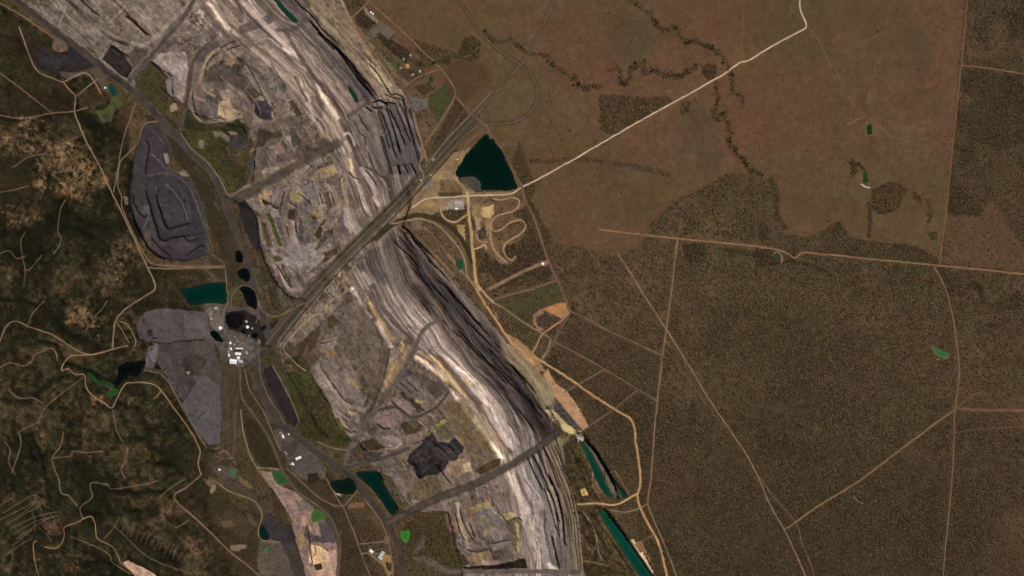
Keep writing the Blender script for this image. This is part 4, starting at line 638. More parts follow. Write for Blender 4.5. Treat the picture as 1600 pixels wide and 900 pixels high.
P((190, 160, 140), '846,409 852,408 853,415 848,416', a=.95, e=1.5, wd=0); P((120, 88, 70), '838,408 856,406 858,416 842,418', a=.7, e=3, wd=0)
# ---- plant, tailings and the south-west works
P((80, 71, 66), '318,470 332,462 352,480 400,478 412,500 408,545 392,570 368,576 352,565 340,540 322,530', a=.9, e=4, st=0, wd=0, tag=6, mo=.14); P((38, 33, 33), '352,488 380,484 410,500 424,505 440,500 450,490 462,492 436,530 420,545 404,540 396,528 376,520 356,514', a=.85, e=5, st=0, wd=0, mo=.14); P((94, 84, 76), '356,520 396,530 400,560 372,576 356,560', a=.8, e=3); P((112, 98, 88), '322,482 340,478 350,500 344,520 330,510', a=.7, e=4)
P((82, 75, 74), '217,500 226,488 250,482 280,483 320,488 324,500 322,528 290,531 262,536 232,534 218,528 214,514', a=.96, e=2.2, st=0, wd=0, tag=5, mo=.06, h=8, he=5); P((92, 84, 82), '286,492 318,492 320,526 290,528', a=.6, e=4); P((52, 46, 47), '230,515 238,514 240,524 232,526', a=.8, e=2.5); P((36, 32, 33), '238,527 246,527 246,530 238,530', a=.9, e=1); L((60, 54, 52), '285,490 285,530', 1.2, a=.7, warp=.1); L((98, 86, 80), '226,534 262,538 292,531 322,529', 2, a=.6, h=4)
P((76, 68, 64), '246,538 330,530 348,580 345,620 318,596 290,628 266,596 246,566', a=.92, e=4, st=0, wd=0, tag=5, mo=.12); P((58, 49, 41), '285,560 300,552 325,562 312,586 292,586', a=.6, e=6, wd=.15); P((110, 96, 86), '291,580 297,578 298,584 293,587', a=.9, e=1.5); P((94, 86, 84), '234,540 248,536 246,560 238,582 226,580 228,560', a=.9, e=2.2, tag=5, wd=0); P((74, 67, 66), '258,580 300,592 285,628 270,605', a=.7, e=5)
P((85, 78, 77), '310,592 322,586 344,606 346,660 344,692 326,696 306,670 284,632', a=.96, e=2.5, st=0, wd=0, tag=5, mo=.06); P((98, 90, 88), '318,630 335,635 325,660 312,650', a=.4, e=9); L((56, 50, 48), '308,594 284,630', 1.8, a=.8); L((58, 52, 50), '324,640 302,660', 1.6, a=.8); L((78, 66, 56), '232,576 258,584 272,610 292,650 318,690 322,700', 4, a=.85, e=1.6, h=4)
L((72, 61, 50), '346,580 348,640 346,700', 4, a=.7, e=2); P((70, 58, 44), '346,575 372,580 376,620 372,700 350,700', a=.75, e=3, st=0, wd=.1, tag=0)
P((60, 49, 35), '378,580 412,580 440,640 470,700 520,740 545,800 590,900 440,900 420,740 390,700 372,660', a=.8, e=5, st=0, wd=.25, tag=0, mo=.14); P((50, 41, 28), '382,650 410,665 440,735 408,732 390,700', a=.85, e=3, wd=.15); P((50, 44, 29), '470,735 510,760 535,790 545,770 515,745', a=.7, e=3, wd=.3); P((42, 40, 25), '405,640 430,632 425,660 412,655', a=.5, e=4)
P((74, 66, 60), '390,580 408,582 412,605 396,612', a=.85, e=2, wd=0); P((80, 72, 64), '412,640 428,645 428,660 416,662', a=.7, e=3, wd=0)
P((43, 38, 39), '412,578 424,570 432,584 446,612 460,640 467,658 460,668 450,660 436,634 420,604', a=.96, e=2.5, st=0, wd=0, tag=6, mo=.1)
P((84, 75, 68), '428,672 446,664 470,690 486,704 512,734 506,748 476,750 456,738 446,714 432,690', a=.9, e=3, st=0, wd=0, tag=6, mo=.12); P((62, 55, 52), '440,690 464,688 466,700 450,716 442,704', a=.6, e=4); P((40, 38, 26), '480,740 496,738 500,750 482,758', a=.8, e=3, wd=.6)
P((86, 72, 66), '332,730 345,727 372,734 370,746 350,748 338,742', a=.9, e=2.5, wd=0, st=0); P((74, 62, 54), '340,742 370,752 400,778 420,800 410,800 390,782 360,764', a=.85, e=3, wd=0, st=0)
P((142, 122, 92), '330,760 336,757 338,764 332,772 328,770', a=.9, e=1.8, wd=0); P((104, 84, 70), '318,748 332,752 334,764 322,756', a=.7, e=3, wd=0)
P((57, 50, 50), '412,805 424,800 432,818 440,828 456,824 460,838 462,850 448,860 430,852 416,838 412,820', a=.95, e=2.5, wd=0, st=0, tag=6); P((66, 58, 55), '440,850 460,846 476,900 455,900', a=.85, e=3, wd=0, st=0); P((92, 80, 70), '405,845 420,840 440,850 460,900 404,900 402,870', a=.8, e=4, wd=0, st=0); P((66, 62, 58), '402,772 410,770 420,800 410,802', a=.7, e=2)
P((130, 109, 98), '406,735 424,738 440,760 470,772 496,800 520,830 530,860 525,960 488,960 478,900 470,870 462,840 448,800 430,770 415,750', a=.92, e=3, wd=0, st=.15, tag=3, mo=.16, rg=1.2); P((138, 114, 100), '448,780 466,768 476,780 462,790 452,796', a=.85, e=2.5); P((104, 94, 90), '462,782 480,778 496,790 480,800 466,792', a=.7, e=3, h=5); P((152, 122, 104), '468,806 478,806 486,826 488,834 482,836 474,822', a=.85, e=2.5); P((72, 66, 68), '498,815 516,812 526,830 528,848 505,848 488,846 490,836 502,838', a=.85, e=3, h=6); P((198, 164, 124), '486,852 500,854 512,862 512,884 498,886 482,878', a=.88, e=4); P((168, 136, 116), '506,862 526,858 526,960 486,960 496,884', a=.8, e=4); P((150, 126, 84), '466,836 474,834 478,850 470,856', a=.8, e=2.5); P((62, 54, 34), '490,882 502,880 504,890 494,892', a=.9, e=2); P((82, 74, 68), '476,820 486,832 494,845 484,850 476,836', a=.7, e=3); P((160, 130, 110), '480,884 490,886 500,900 484,900', a=.6, e=4); L((66, 58, 56), '480,820 484,850 488,880', 2.4, a=.8); P((74, 62, 46), '440,806 450,800 458,816 446,818', a=.7, e=3)
P((166, 106, 78), '546,786 568,784 568,792 556,795 544,796', a=.9, e=2, wd=0); P((178, 148, 124), '518,762 526,763 536,772 534,776 526,774', a=.9, e=1.8, wd=0); P((94, 86, 70), '575,852 590,862 600,862 606,870 596,882 580,868', a=.8, e=2.5, wd=0); P((166, 126, 80), '598,866 612,868 616,896 606,900 598,880 590,874', a=.75, e=4, wd=0); P((60, 48, 30), '602,878 612,880 612,892 604,890', a=.9, e=1.6, wd=.5); P((112, 88, 72), '600,838 608,838 608,850 602,850', a=.85, e=2, wd=0)
P((56, 50, 31), '622,828 650,812 660,840 640,872 626,860', a=.7, e=4, wd=.4, st=0); P((58, 48, 32), '540,800 570,800 600,840 575,852 556,830', a=.6, e=6, wd=.5)
P((180, 142, 120), '192,878 202,876 220,885 236,892 250,905 215,905', a=.9, e=2.5, wd=0); P((62, 50, 34), '516,745 560,740 600,800 548,800', a=.4, e=5)
P((134, 110, 90), '360,852 380,850 386,854 372,862 360,860', a=.85, e=2.5, wd=0); P((114, 90, 70), '344,815 360,812 366,822 350,824', a=.7, e=4)

# ------------------------------------------------------------------ grain over everything: faint bedding, mottling, small relief
spoil = np.clip(ST, 0, 1)
stk2 = streak(2.0, 80, 161) + .8 * streak(4.4, 120, 162) + .7 * streak(1.2, 50, 164)
C *= (1 + np.maximum(spoil, .35 * (TAG == 3)) * 0.20 * stk2)[..., None]
MOx = MO * (1 - 0.55 * spoil)
C *= (1 + .8 * MOx * (1.1 * blo + 1.0 * blo2 + 0.9 * fine))[..., None]
rr_ = random.Random(5)
for k in range(150):
    u0 = rr_.uniform(110, 840); v0 = rr_.uniform(0, 890); i0 = int(np.searchsorted(US, u0)); j0 = int(np.searchsorted(VS, v0))
    if TAG[j0, i0] != 3 or spoil[j0, i0] > .6: continue
    an = rr_.choice((.9, -.7, .8, 2.0)) + rr_.gauss(0, .35); ln = rr_.uniform(8, 26); p_ = [(u0, v0)]
    for _ in range(4):
        an += rr_.gauss(0, .3); p_.append((p_[-1][0] + math.cos(an) * ln / 4, p_[-1][1] + math.sin(an) * ln / 4))
    lt = rr_.random() < .55
    L((142, 127, 114) if lt else (62, 52, 44), p_, rr_.uniform(.8, 1.6), a=rr_.uniform(.3, .6), e=1.0, h=0 if lt else -2)
H += RG * (2.6 * fbm(U, V, 5, 81, 3) + 4.0 * fbm(U, V, 13, 84, 3))

# ------------------------------------------------------------------ ponds: carve the bed, keep the outline for the water
PONDS = []
P((70, 66, 62), '726,276 736,274 748,279 754,288 752,297 738,297 731,288', a=.95, e=1.8, st=0, wd=0, mo=.18); P((90, 76, 60), '722,282 730,280 738,298 726,296', a=.6, e=3, wd=0)
def pond(name, label, colour, s, depth=4.0, rim=None, drop=2.0, warp=0.5, tag=None):
    p = smooth(pts(s), 4, True) if name not in ('green_pond', 'slot_water') else pts(s)
    if rim is not None: 
        sl, d = polyd(p, 6, warp)
        blend(sl, ss(3.2, 1.0, d) * ss(-1.0, 0.5, d + 1) * .6, rim)
    k_ = 3.0 if max(colour) < 26 else 1.0
    sl, d = polyd(p, 8, warp * k_)
    ins = d < 0
    if ins.any():
        near = (d < 3)
        lev = float(np.percentile(H[sl][ins], 15)) - drop
        f = ss(2.2, -0.6, d)
        H[sl] = H[sl] * (1 - f) + np.minimum(H[sl], lev - depth) * f
        blend(sl, ss(1.5, -0.5, d), (40, 40, 30), st=0, mo=.05, wd=0)
        WD[sl] *= ss(1.5, 4, d)
        PONDS.append((name, label, colour, p, lev, k_ * warp))
W1 = (1, 23, 16); W2 = (2, 37, 30); W3 = (4, 8, 7); W4 = (2, 32, 26)
pond('reservoir', 'large dark green dam beside the railway corridor', W1, '757,212 748,221 738,230 726,244 721,256 717,262 712,270 717,277 727,276 737,275.5 746,280 751,287 753,295 765,296 771,297 790,298 802,296 808,292 800,265 790,247 775,225 765,213', drop=5)
pond('dam_water', 'teal dam north of the grey tailings cell', W2, '279,453 300,449 325,443 350,442 353,447 353,472 335,473 322,474 300,477 292,473 286,462', drop=3)
pond('dam_water', 'black pond inside the plant rail loop', W3, '376,449 388,448 399,457 402,468 401,481 393,480 384,470 379,458')
pond('dam_water', 'small black pond above the plant rail loop', W3, '371,424 386,419 392,434 385,439 374,433')
pond('dam_water', 'narrow black pond between haul road and olive field', W3, '369,395 375,392 380,402 378,410 371,408')
pond('dam_water', 'dark pond below the white tank at the plant', (3, 12, 9), '329,520 337,518 346,530 345,534 335,530')
pond('dam_water', 'black pond with green algae west of the tailings', W3, '187,573 200,567 214,566 225,565 224,575 213,586 202,587 190,597 183,602 179,598 184,586', drop=3)
pond('algae_pond', 'thin green algae arm of the black western pond', (28, 62, 30), '138,583 150,592 164,597 176,601 178,605 164,603 150,597')
pond('algae_pond', 'small green algae pond below the black western pond', (30, 70, 32), '168,612 178,609 184,608 184,616 172,618')
pond('dam_water', 'deep green dam beside the southern haul road', W4, '557,740 566,737 576,737 592,740 599,756 608,772 617,786 619,798 614,805 608,800 596,782 580,762 566,750', drop=4)
pond('dam_water', 'dark dam between the haul road and the pale sand patch', (7, 24, 17), '514,756 524,751 536,750 545,745 555,755 558,765 551,772 540,772 526,770 519,763', drop=3)
pond('green_pond', 'green settling pond with a pale northern bank', (44, 80, 42), '424,736 434,735 443,738 449,747 453,755 443,757 434,757 428,748', rim=(140, 112, 92))
pond('green_pond', 'bright green settling pond beside the curved railway', (54, 92, 35), '487,809 489,801 495,795 501,800 510,807 505,811 496,814 489,815', rim=(96, 84, 74))
pond('dam_water', 'small teal pond west of the dark coal pad', (4, 32, 26), '407,821 412,822 416,830 420,841 414,844 408,841 405,832')
pond('green_pond', 'heart shaped vivid green pond', (42, 110, 32), '627,830 631,831 635,832 638,828 640,833 638,842 635,848 629,844 626,836')
pond('green_pond', 'dull teal pond beside the light curving road', (30, 66, 47), '713,406 722,406 723,418 717,421 713,414')
pond('slot_water', 'long teal water in the upper flooded slot', (0, 57, 43), '905,688 911,692 919,703 927,716 936,735 946,757 956,775 949,776 938,762 931,748 923,728 914,706', drop=2)
pond('slot_water', 'small teal tip at the foot of the upper slot', (0, 58, 42), '966,765 972,766 979,777 974,779')
pond('slot_water', 'long teal water in the lower flooded slot', (0, 62, 48), '936,800 944,796 953,808 965,824 981,846 996,868 1008,884 1030,916 1012,916 994,894 980,872 964,848 950,826', drop=2)
pond('slot_water', 'thin teal water strip high in the northern pit', (6, 52, 40), '425,-6 432,-2 443,10 456,22 466,33 459,34 448,24 436,10')
pond('slot_water', 'curved green water on the northern pit floor', (20, 50, 36), '544,134 550,140 556,149 560,157 555,159 551,151 546,142')
pond('green_pond', 'rectangular dark green farm dam in the pasture', (16, 52, 14), '1355,196 1361,195 1362,209 1356,210', rim=(120, 100, 74))
pond('green_pond', 'slim olive farm dam with a white bank', (36, 58, 26), '1350,270 1353,268 1356,284 1350,286')
pond('green_pond', 'ragged green farm dam in the eastern woodland', (42, 98, 52), '1458,543 1463,546 1472,550 1480,553 1475,558 1467,555 1461,551', rim=(130, 100, 74))
pond('green_pond', 'small teal pond in the west under the coal pad', (10, 58, 52), '170,133 175,132 182,145 180,149 174,149 171,142')
pond('green_pond', 'olive pond by the dirt track bend in the woodland', (44, 62, 32), '1211,398 1217,398 1218,403 1212,403')
pond('green_pond', 'tiny green pond by the western pit road', (14, 60, 32), '671,120 674,121 676,127 672,127')
pond('green_pond', 'tiny bright green pond south of the teal pond', (24, 110, 62), '415,857 419,856 418,863 415,863')
L((214, 196, 172), '1346,288 1352,292 1359,293', 2, a=.9, warp=.2); P((112, 86, 64), '1362,194 1378,196 1374,210 1362,212', a=.6, e=4); L((140, 108, 80), '1464,562 1474,562 1483,556', 2.4, a=.8)
P((148, 114, 88), '1360,138 1370,140 1366,150 1356,160 1352,158', a=.5, e=7, brk=True); L((150, 122, 90), '1209,396 1216,394 1222,402 1220,414', 2.2, a=.8); P((110, 82, 60), '1136,85 1160,80 1165,100 1140,105', a=.6, e=9); L((132, 104, 84), '1334,775 1342,784 1349,786', 2, a=.7); P((112, 86, 64), '1140,590 1150,588 1150,594 1142,594', a=.6, e=3)
L((52, 40, 28), '1332,255 1336,262 1332,272', 5, a=.6, wd=.9); L((52, 40, 28), '1342,258 1350,264', 5, a=.6, wd=.9); L((50, 42, 28), '1358,318 1360,340 1358,368', 6, a=.6, wd=.9); L((54, 46, 30), '1450,312 1454,330 1452,346', 6, a=.4, wd=.7); P((50, 42, 28), '1450,364 1464,362 1466,372 1454,376', a=.6, e=3, wd=.9)
L((150, 120, 98), '402,731 424,732 443,735', 2, a=.9, e=1, h=4, warp=.2); L((150, 124, 100), '443,735 452,748 458,760', 1.6, a=.8, e=1, h=4, warp=.2); L((126, 108, 92), '495,793 504,800 512,808', 1.8, a=.8, e=1, h=4, warp=.2)
CREEKS = [('the creek winding across the northern pasture', '980,-6 996,8 1008,17 1018,24 1024,34 1032,44 1044,48 1052,40 1061,46 1062,57 1070,66 1086,63 1100,68 1116,78 1130,92 1139,107 1143,122 1147,140 1158,153 1158,166'),
          ('the looping creek in the central pasture', '955,110 968,108 971,126 980,132 985,110 994,102 1004,99 1008,114 1022,110 1040,116 1062,119 1076,110 1090,102'),
          ('the creek south of the pale gravel road', '1118,130 1121,148 1122,162 1116,176 1121,186 1134,174 1136,190 1142,208 1141,224 1152,240 1162,250 1172,264 1190,272'),
          ('the creek near the railway loop', '640,96 662,100 690,98 697,94 705,88 722,84'),
          ('the creek east of the railway junction', '758,50 772,62 786,67 800,62 810,74 826,83 852,86 861,100 876,108 888,116 898,124 906,136 920,138 936,135'),
          ('the creek in the far eastern woodland', '1478,440 1484,452 1500,459 1513,452 1530,447 1537,466 1547,476 1560,474 1572,464 1590,462 1602,470'),
          ('the short creek arm among the eastern paddocks', '1330,252 1336,262 1331,274')]
for _, s in CREEKS: L((58, 48, 32), s, 6, a=.6, e=5, wd=1.0, warp=3.0); L((92, 74, 54), s, 1.2, a=.3, e=1.2, warp=2.0)
L((54, 47, 31), '1140,330 1160,350 1180,345', 4, a=.3, e=4); L((50, 46, 30), '1206,280 1214,300 1214,334 1228,356', 7, a=.6, e=5, wd=.95); L((50, 43, 29), '1400,384 1430,388 1462,406 1476,430 1490,452', 6, a=.65, e=5, wd=.95)
L((52, 46, 30), '1246,410 1300,430 1330,440 1345,425', 4, a=.5, e=4, wd=.9); L((128, 100, 74), '1246,404 1280,415 1330,446', 3, a=.3, e=4); L((56, 48, 32), '960,255 1000,262 1045,272', 7, a=.45, e=6, wd=.4); L((58, 48, 32), '830,252 870,252 890,248 950,252', 6, a=.45, e=5, wd=.4)

# ------------------------------------------------------------------ roads, tracks and rails
# the layers and lots of dug ground differ sharply from their neighbours
digm = soft(((TAG == 3) | (TAG == 4) | (TAG == 5) | (TAG == 6)).astype(np.float32), 6)[..., None]
Cb = C.copy()
for ch in range(3):
    b3 = soft(C[..., ch], 4); b12 = soft(b3, 36)
    Cb[..., ch] = C[..., ch] + .45 * (C[..., ch] - b3) + .28 * (b3 - b12)
C += (Cb - C) * digm * (1 - .75 * spoil)[..., None]
C += (104 + (C - 104) * 1.14 + 3 - C) * soft((TAG == 3).astype(np.float32), 4)[..., None]
hm_ = soft((TAG == 2).astype(np.float32), 6)[..., None]
C += (Cb - C) * hm_ * 1.1
C = np.clip(C, 10, 240)
HAUL = (69, 60, 54); TRK = (124, 98, 74); GRV = (172, 143, 112); RAIL = (90, 77, 61)
ROADS = []
def R(name, label, c, w, s, verge=None, vw=0, va=.6, flat=True, noise=True):
    p = smooth(pts(s), 6)
    if name in ('dirt_track', 'levee_track'): w = max(.9, w * (.74 if p[0][0] > 330 else .66)); c = tuple(min(240, x * (1.0 if p[0][0] > 330 else 1.1)) for x in c)
    if name == 'gravel_road': w *= .66; c = (192, 166, 136)
    if 'track' in name and 640 < p[0][0] < 830 and 250 < p[0][1] < 460: w *= 1.7; c = tuple(min(230, x * 1.1) for x in c)
    if name == 'haul_road':
        sl, d, sd, t = lined(p, w / 2 + 3, .7)
        bm_ = ss(1.3, .2, np.abs(d - w / 2 - .7)) * (.35 + .65 * ss(-.1, .2, blo2[sl]))
        blend(sl, bm_ * .6, (116, 102, 88), st=0); H[sl] += 3.5 * bm_
    if verge is not None:
        sl, d, sd, t = lined(p, vw / 2 + 3, .6); m = ss(vw / 2 + 1.5, vw / 2 - 1.5, d); blend(sl, m * va, verge, st=.05, mo=.1)
        WD[sl] *= 1 - m
    sl, d, sd, t = lined(p, w / 2 + 4, 0)
    m = ss(w / 2 + 1.2, w / 2 - .6, d)
    blend(sl, m * .45, c, st=0); WD[sl] *= ss(w / 2 - .5, w / 2 + 1.6, d)
    ROADS.append((name, label, c, w, p))
R('haul_road', 'wide dark haul road running along the western side of the mine', HAUL, 9.5, '12,-14 25,0 60,28 95,55 160,105 205,140 245,180 285,225 322,260 346,296 360,335 376,382 390,425 402,465 413,502 422,532')
R('haul_road', 'dark haul road from the plant past the southern dams', (66, 57, 51), 8.5, '414,548 404,566 404,590 414,624 436,660 456,678 476,692 502,713 530,730 550,746 566,766 590,797 607,820 620,846 627,875 630,914', verge=(70, 60, 52), vw=12)
R('haul_road', 'dark haul road crossing the southern pit on a causeway', (79, 69, 61), 6.2, '604,818 640,800 680,780 740,757 790,731 838,702 870,676', verge=(58, 48, 38), vw=13, va=.7)
R('haul_road', 'dark haul road between the north and central spoil', (78, 68, 59), 5.5, '360,312 385,303 410,289 450,267 495,241 528,224', verge=(62, 52, 40), vw=15, va=.55)
R('haul_road', 'haul road climbing north through the top left spoil', (79, 70, 63), 5.5, '203,126 232,92 262,58 286,30 310,-12')
R('haul_road', 'haul road skirting the dark bowl in the north spoil', (76, 67, 60), 5.5, '280,206 289,172 296,132 299,106 308,88 326,68')
R('haul_road', 'haul road from the southern spoil square to the pit rim', (92, 80, 73), 5.5, '538,728 545,706 560,678 576,653 590,636 610,610 634,572 648,546 656,525 668,510 692,495')
R('haul_road', 'haul road leading east to the dark stock heaps', (74, 65, 59), 5.5, '540,732 570,723 600,715 622,707 640,700')
R('haul_road', 'narrow dark road curling round the pink spoil pad', (72, 61, 54), 3.6, '590,642 604,637 618,636 632,645 644,652 660,648 684,634 702,612')
R('haul_road', 'pale haul road along the bottom edge by the pit end', (94, 83, 74), 6, '700,894 724,893 760,893 820,893 870,893 905,894')
# rail corridor
for w, c, a in ((17, (70, 61, 52), .85),):
    L(c, '742,184 700,228 655,280 610,328 570,368 530,408 490,452 455,492 424,532', w, a=a, e=3, st=0, wd=.05, rg=.2)
R('railway', 'railway embankment running from the top of the photo down the long corridor', RAIL, 2.6, '869,-8 866,0 855,25 840,55 825,85 812,103 795,122 770,150 742,182 715,212 690,240 660,273 640,294 610,326 570,366 540,396 500,438 470,470 440,507 416,538', verge=(72, 60, 43), vw=8, va=.5)
R('railway', 'railway balloon loop joining the corridor near the big dam', (98, 83, 64), 1.7, '713,-8 717,0 733,24 747,47 772,72 794,88 812,101 826,112 836,128 840,146 836,164 826,178 812,187 792,193 762,194 744,199 722,217 696,244 668,274 646,296', verge=(66, 56, 39), vw=7, va=.6)
R('railway', 'railway ring around the black pond at the plant', (96, 84, 72), 1.7, '362,484 361,472 364,458 371,450 381,446 392,449 400,457 403,472 404,490 400,505')
R('railway', 'railway curving south from the plant past the settling ponds', (92, 80, 64), 2.4, '375,576 377,618 392,642 414,674 430,706 440,732 452,754 472,774 500,793 519,814 529,842 531,868 527,910', verge=(66, 55, 40), vw=8, va=.7)
for dx, dy, c, w, lab in ((-5, -6, (96, 83, 66), 1.1, 'light service track on the upper side of the rail corridor'), (5, 6, (98, 85, 68), 1.1, 'light service track on the lower side of the rail corridor'), (9, 9, (52, 45, 32), 1.6, 'dark drain line along the lower side of the rail corridor')):
    R('service_track', lab, c, w, [(u + dx, v + dy) for u, v in pts('700,228 655,278 610,326 570,366 530,406 490,450 455,492 428,526')])
L((46, 42, 26), '640,290 600,330 560,370 520,412', 2, a=.8); L((56, 47, 31), '588,374 612,352 635,340 656,336 690,346 720,372 738,410', 7, a=.92, st=0, wd=0); L((46, 40, 26), '606,350 582,376', 4, a=.7)
R('gravel_road', 'pale gravel road crossing the pasture to the north-east', GRV, 3.0, '644,325 666,311 700,308.5 732,306 780,304.5 800,302.5 815,293 850,275 900,247 960,212 1000,189 1045,164 1060,156 1082,144 1110,127.5 1128,118 1140,109 1150,102 1157,97.5 1170,94.5 1190,82 1215,67.5 1240,54 1257,45 1260,39 1256,29 1251,17 1250,4 1252,-10')
R('dirt_track', 'straight faint track along the top pasture fence', (112, 84, 62), 1.7, '1162,-8 1160,50 1157,96')
R('dirt_track', 'long straight reddish track down the eastern pasture fence', (116, 83, 61), 2.6, '1512,-8 1507,50 1502,102 1495,165 1489,225 1481,305 1474,365 1468,413')
R('dirt_track', 'reddish track heading east from the fence line', (122, 86, 64), 2.4, '1502,102 1530,105 1565,110 1610,117')
R('dirt_track', 'reddish track dividing pasture from woodland across the east', (134, 100, 76), 2.8, '935,358 960,362 1027,369.5 1057,372.5 1100,377 1135,380 1180,385 1210,389 1226,394 1242,403 1254,395 1280,397 1318,400 1355,404.5 1405,409 1457,414 1530,421 1612,430')
R('dirt_track', 'straight reddish track running south through the woodland', (124, 96, 74), 3.0, '1059,373 1054,412 1050,450 1041,516 1035,557 1031,592 1027,627 1022,680 1017,750 1012,786 1020,808 1032,836 1045,868 1060,908')
R('dirt_track', 'long diagonal track from the rail loop to the lower woodland', (98, 76, 58), 1.6, '747,50 770,86 795,124 830,180 862,226 885,262 902,286 925,324 945,358 968,400')
R('dirt_track', 'long diagonal pinkish track through the eastern woodland', (132, 102, 80), 2.4, '966,398 985,426 999,450 1020,482 1042,516 1077,572 1107,622 1143,676 1165,708 1182,740 1205,792 1225,827 1242,862 1262,908')
R('dirt_track', 'faint track beside the long diagonal track', (92, 76, 56), 1.3, '1042,546 1066,578 1100,626 1140,678')
R('dirt_track', 'thin track splitting from the diagonal track near the bottom', (110, 88, 70), 1.7, '1185,744 1212,780 1243,816 1254,850 1268,885 1274,908')
R('dirt_track', 'broad reddish track rising to the crossroads in the east', (124, 94, 70), 3.2, '1226,827 1242,817 1280,790 1340,753 1400,708 1445,674 1492,640')
R('dirt_track', 'winding reddish track down the far east', (124, 92, 71), 2.2, '1458,415 1468,432 1478,452 1488,490 1494,528 1499,574 1497,605 1492,640 1491,676 1488,742 1483,800 1478,850 1473,910')
R('dirt_track', 'wide dull red firebreak heading east from the crossroads', (106, 77, 59), 5.5, '1493,639 1530,641 1565,641 1612,642')
R('dirt_track', 'faint thin track below the wide firebreak', (98, 76, 58), 1.4, '1492,676 1530,671 1570,668 1610,667')
R('dirt_track', 'short bent track north-east of the crossroads', (112, 84, 64), 1.4, '1494,638 1512,624 1530,613 1548,616')
R('dirt_track', 'curving track from the gravel road bend to the farm dam', (116, 85, 63), 1.8, '1260,40 1280,65 1295,97 1307,112 1316,132 1325,151 1337,170 1355,182')
R('dirt_track', 'short track looping west of the farm dam', (122, 92, 68), 1.4, '1352,183 1338,187 1332,192 1322,194')
R('dirt_track', 'faint track running east of the farm dam', (118, 88, 64), 1.5, '1358,185 1372,197 1384,207 1400,216 1430,223')
R('dirt_track', 'faint straight track in the northern pasture', (110, 81, 61), 1.2, '1048,-4 1095,42 1142,86')
R('dirt_track', 'faint short track south of the pale gravel road', (104, 80, 58), 1.2, '976,205 984,216 996,228')
R('dirt_track', 'faint branching track in the upper eastern pasture', (110, 84, 62), 1.2, '1320,84 1345,70 1370,56 1398,40')
R('dirt_track', 'light track along the north-eastern rim of the mine', (124, 100, 77), 2.4, '562,-12 575,0 593,17 620,41 645,64 658,78 680,98 702,125 710,140 710,152 698,174 684,196 665,224')
R('dirt_track', 'broad brown firebreak down the east side of the dam', (110, 84, 65), 4.6, '711,149 728,170 745,186 762,200 770,226 790,252 805,272 815,291 820,312 835,342 850,388 865,426 877,452 891,487')
R('dirt_track', 'dull track from the orange pit to the woodland corner', (106, 86, 67), 3.2, '892,487 920,500 950,517 995,537 1035,556')
R('dirt_track', 'khaki strip beside the orange pit', (100, 84, 66), 3.4, '890,490 876,514 866,534 856,552 848,563')
R('dirt_track', 'light track along the olive field to the orange pit', (140, 113, 87), 2.5, '772,474 780,477 796,488 812,500 830,511 847,521 858,527 860,532 856,546 846,562')
R('dirt_track', 'short orange track joining the rim road', (164, 122, 88), 2.8, '828,558 838,540 847,523 860,513 876,502 889,489')
R('dirt_track', 'orange rim road running south-east into the woodland', (160, 122, 84), 2.5, '743,450 757,474 775,500 790,523 802,538 816,549 832,556 852,568 890,592 922,615 960,639 984,654 991,668 993,690 997,714 1001,752 996,775 1000,792 1012,817 1030,852 1044,908')
R('dirt_track', 'brown track crossing the woodland from the orange pit', (112, 88, 69), 2.1, '866,534 910,557 960,586 997,609 1028,627')
R('dirt_track', 'thin pale link track above the rim road', (122, 100, 80), 1.5, '880,614 912,596 945,577')
R('dirt_track', 'thin brown link track near the bend in the rim road', (106, 87, 69), 1.8, '960,640 978,624 996,610')
R('dirt_track', 'grey brown link track from the rim road to the slot', (110, 91, 72), 2.0, '918,668 938,654 960,640')
R('dirt_track', 'sandy road between the two flooded slots', (176, 143, 100), 3.6, '902,788 920,787 936,786.5 952,789 968,787 984,778 998,771')
R('dirt_track', 'curved sandy track south of the slot road', (136, 113, 84), 2.0, '940,790 950,795 962,799 980,800 1000,794 1012,787')
R('dirt_track', 'short reddish track beside the upper slot', (132, 95, 68), 1.6, '960,735 972,754 984,773')
R('dirt_track', 'short link between the rim road and the sand bank', (118, 92, 70), 1.4, '1003,846 1012,840 1024,835')
R('dirt_track', 'light curved road along the corner of the highwall', (148, 124, 94), 2.6, '612,350 640,344 660,343 684,352 704,372 720,392 727,412 730,430 737,442 746,452')
R('dirt_track', 'sandy straight road past the levees', (158, 131, 91), 3.4, '729,300 731,312 733,340 736,362 738,382 741,412 744,438 750,454')
R('dirt_track', 'track around the yellow pad by the corridor', (132, 108, 80), 2.6, '672,278 678,273 688,270 698,270 710,278 722,291 735,305')
R('dirt_track', 'track looping round the white roofed yard', (142, 118, 86), 2.0, '688,322 690,334 698,344 712,347 722,341 732,334')
R('levee_track', 'pale levee track winding around two long ponds', (142, 114, 86), 1.7, '771,311 786,312 800,309 809,311 812,317 809,324 800,331 780,336 771,343 767,350 770,359 776,361 784,358 796,349 806,345 815,344 821,353 817,362 808,369 794,377 788,384 787,392 792,402 800,406 806,401')
R('levee_track', 'pale levee track down the western side of the ponds', (146, 118, 88), 1.9, '767,350 766,368 770,386 778,398 792,410')
R('dirt_track', 'short pale track to the grass pad below the pit', (168, 140, 108), 1.7, '740,390 750,386 757,382.5 760,389')
R('dirt_track', 'brown straight track ending at the bright white tank', (124, 96, 76), 3.6, '764,452 786,441 810,428 832,418 856,409')
R('dirt_track', 'brown straight track above the olive field', (114, 88, 68), 3.2, '758,478 771,469 796,461 830,452 873,437')
R('dirt_track', 'pale link beside the rim road', (150, 124, 96), 2.4, '741,440 750,450 760,462 772,474')
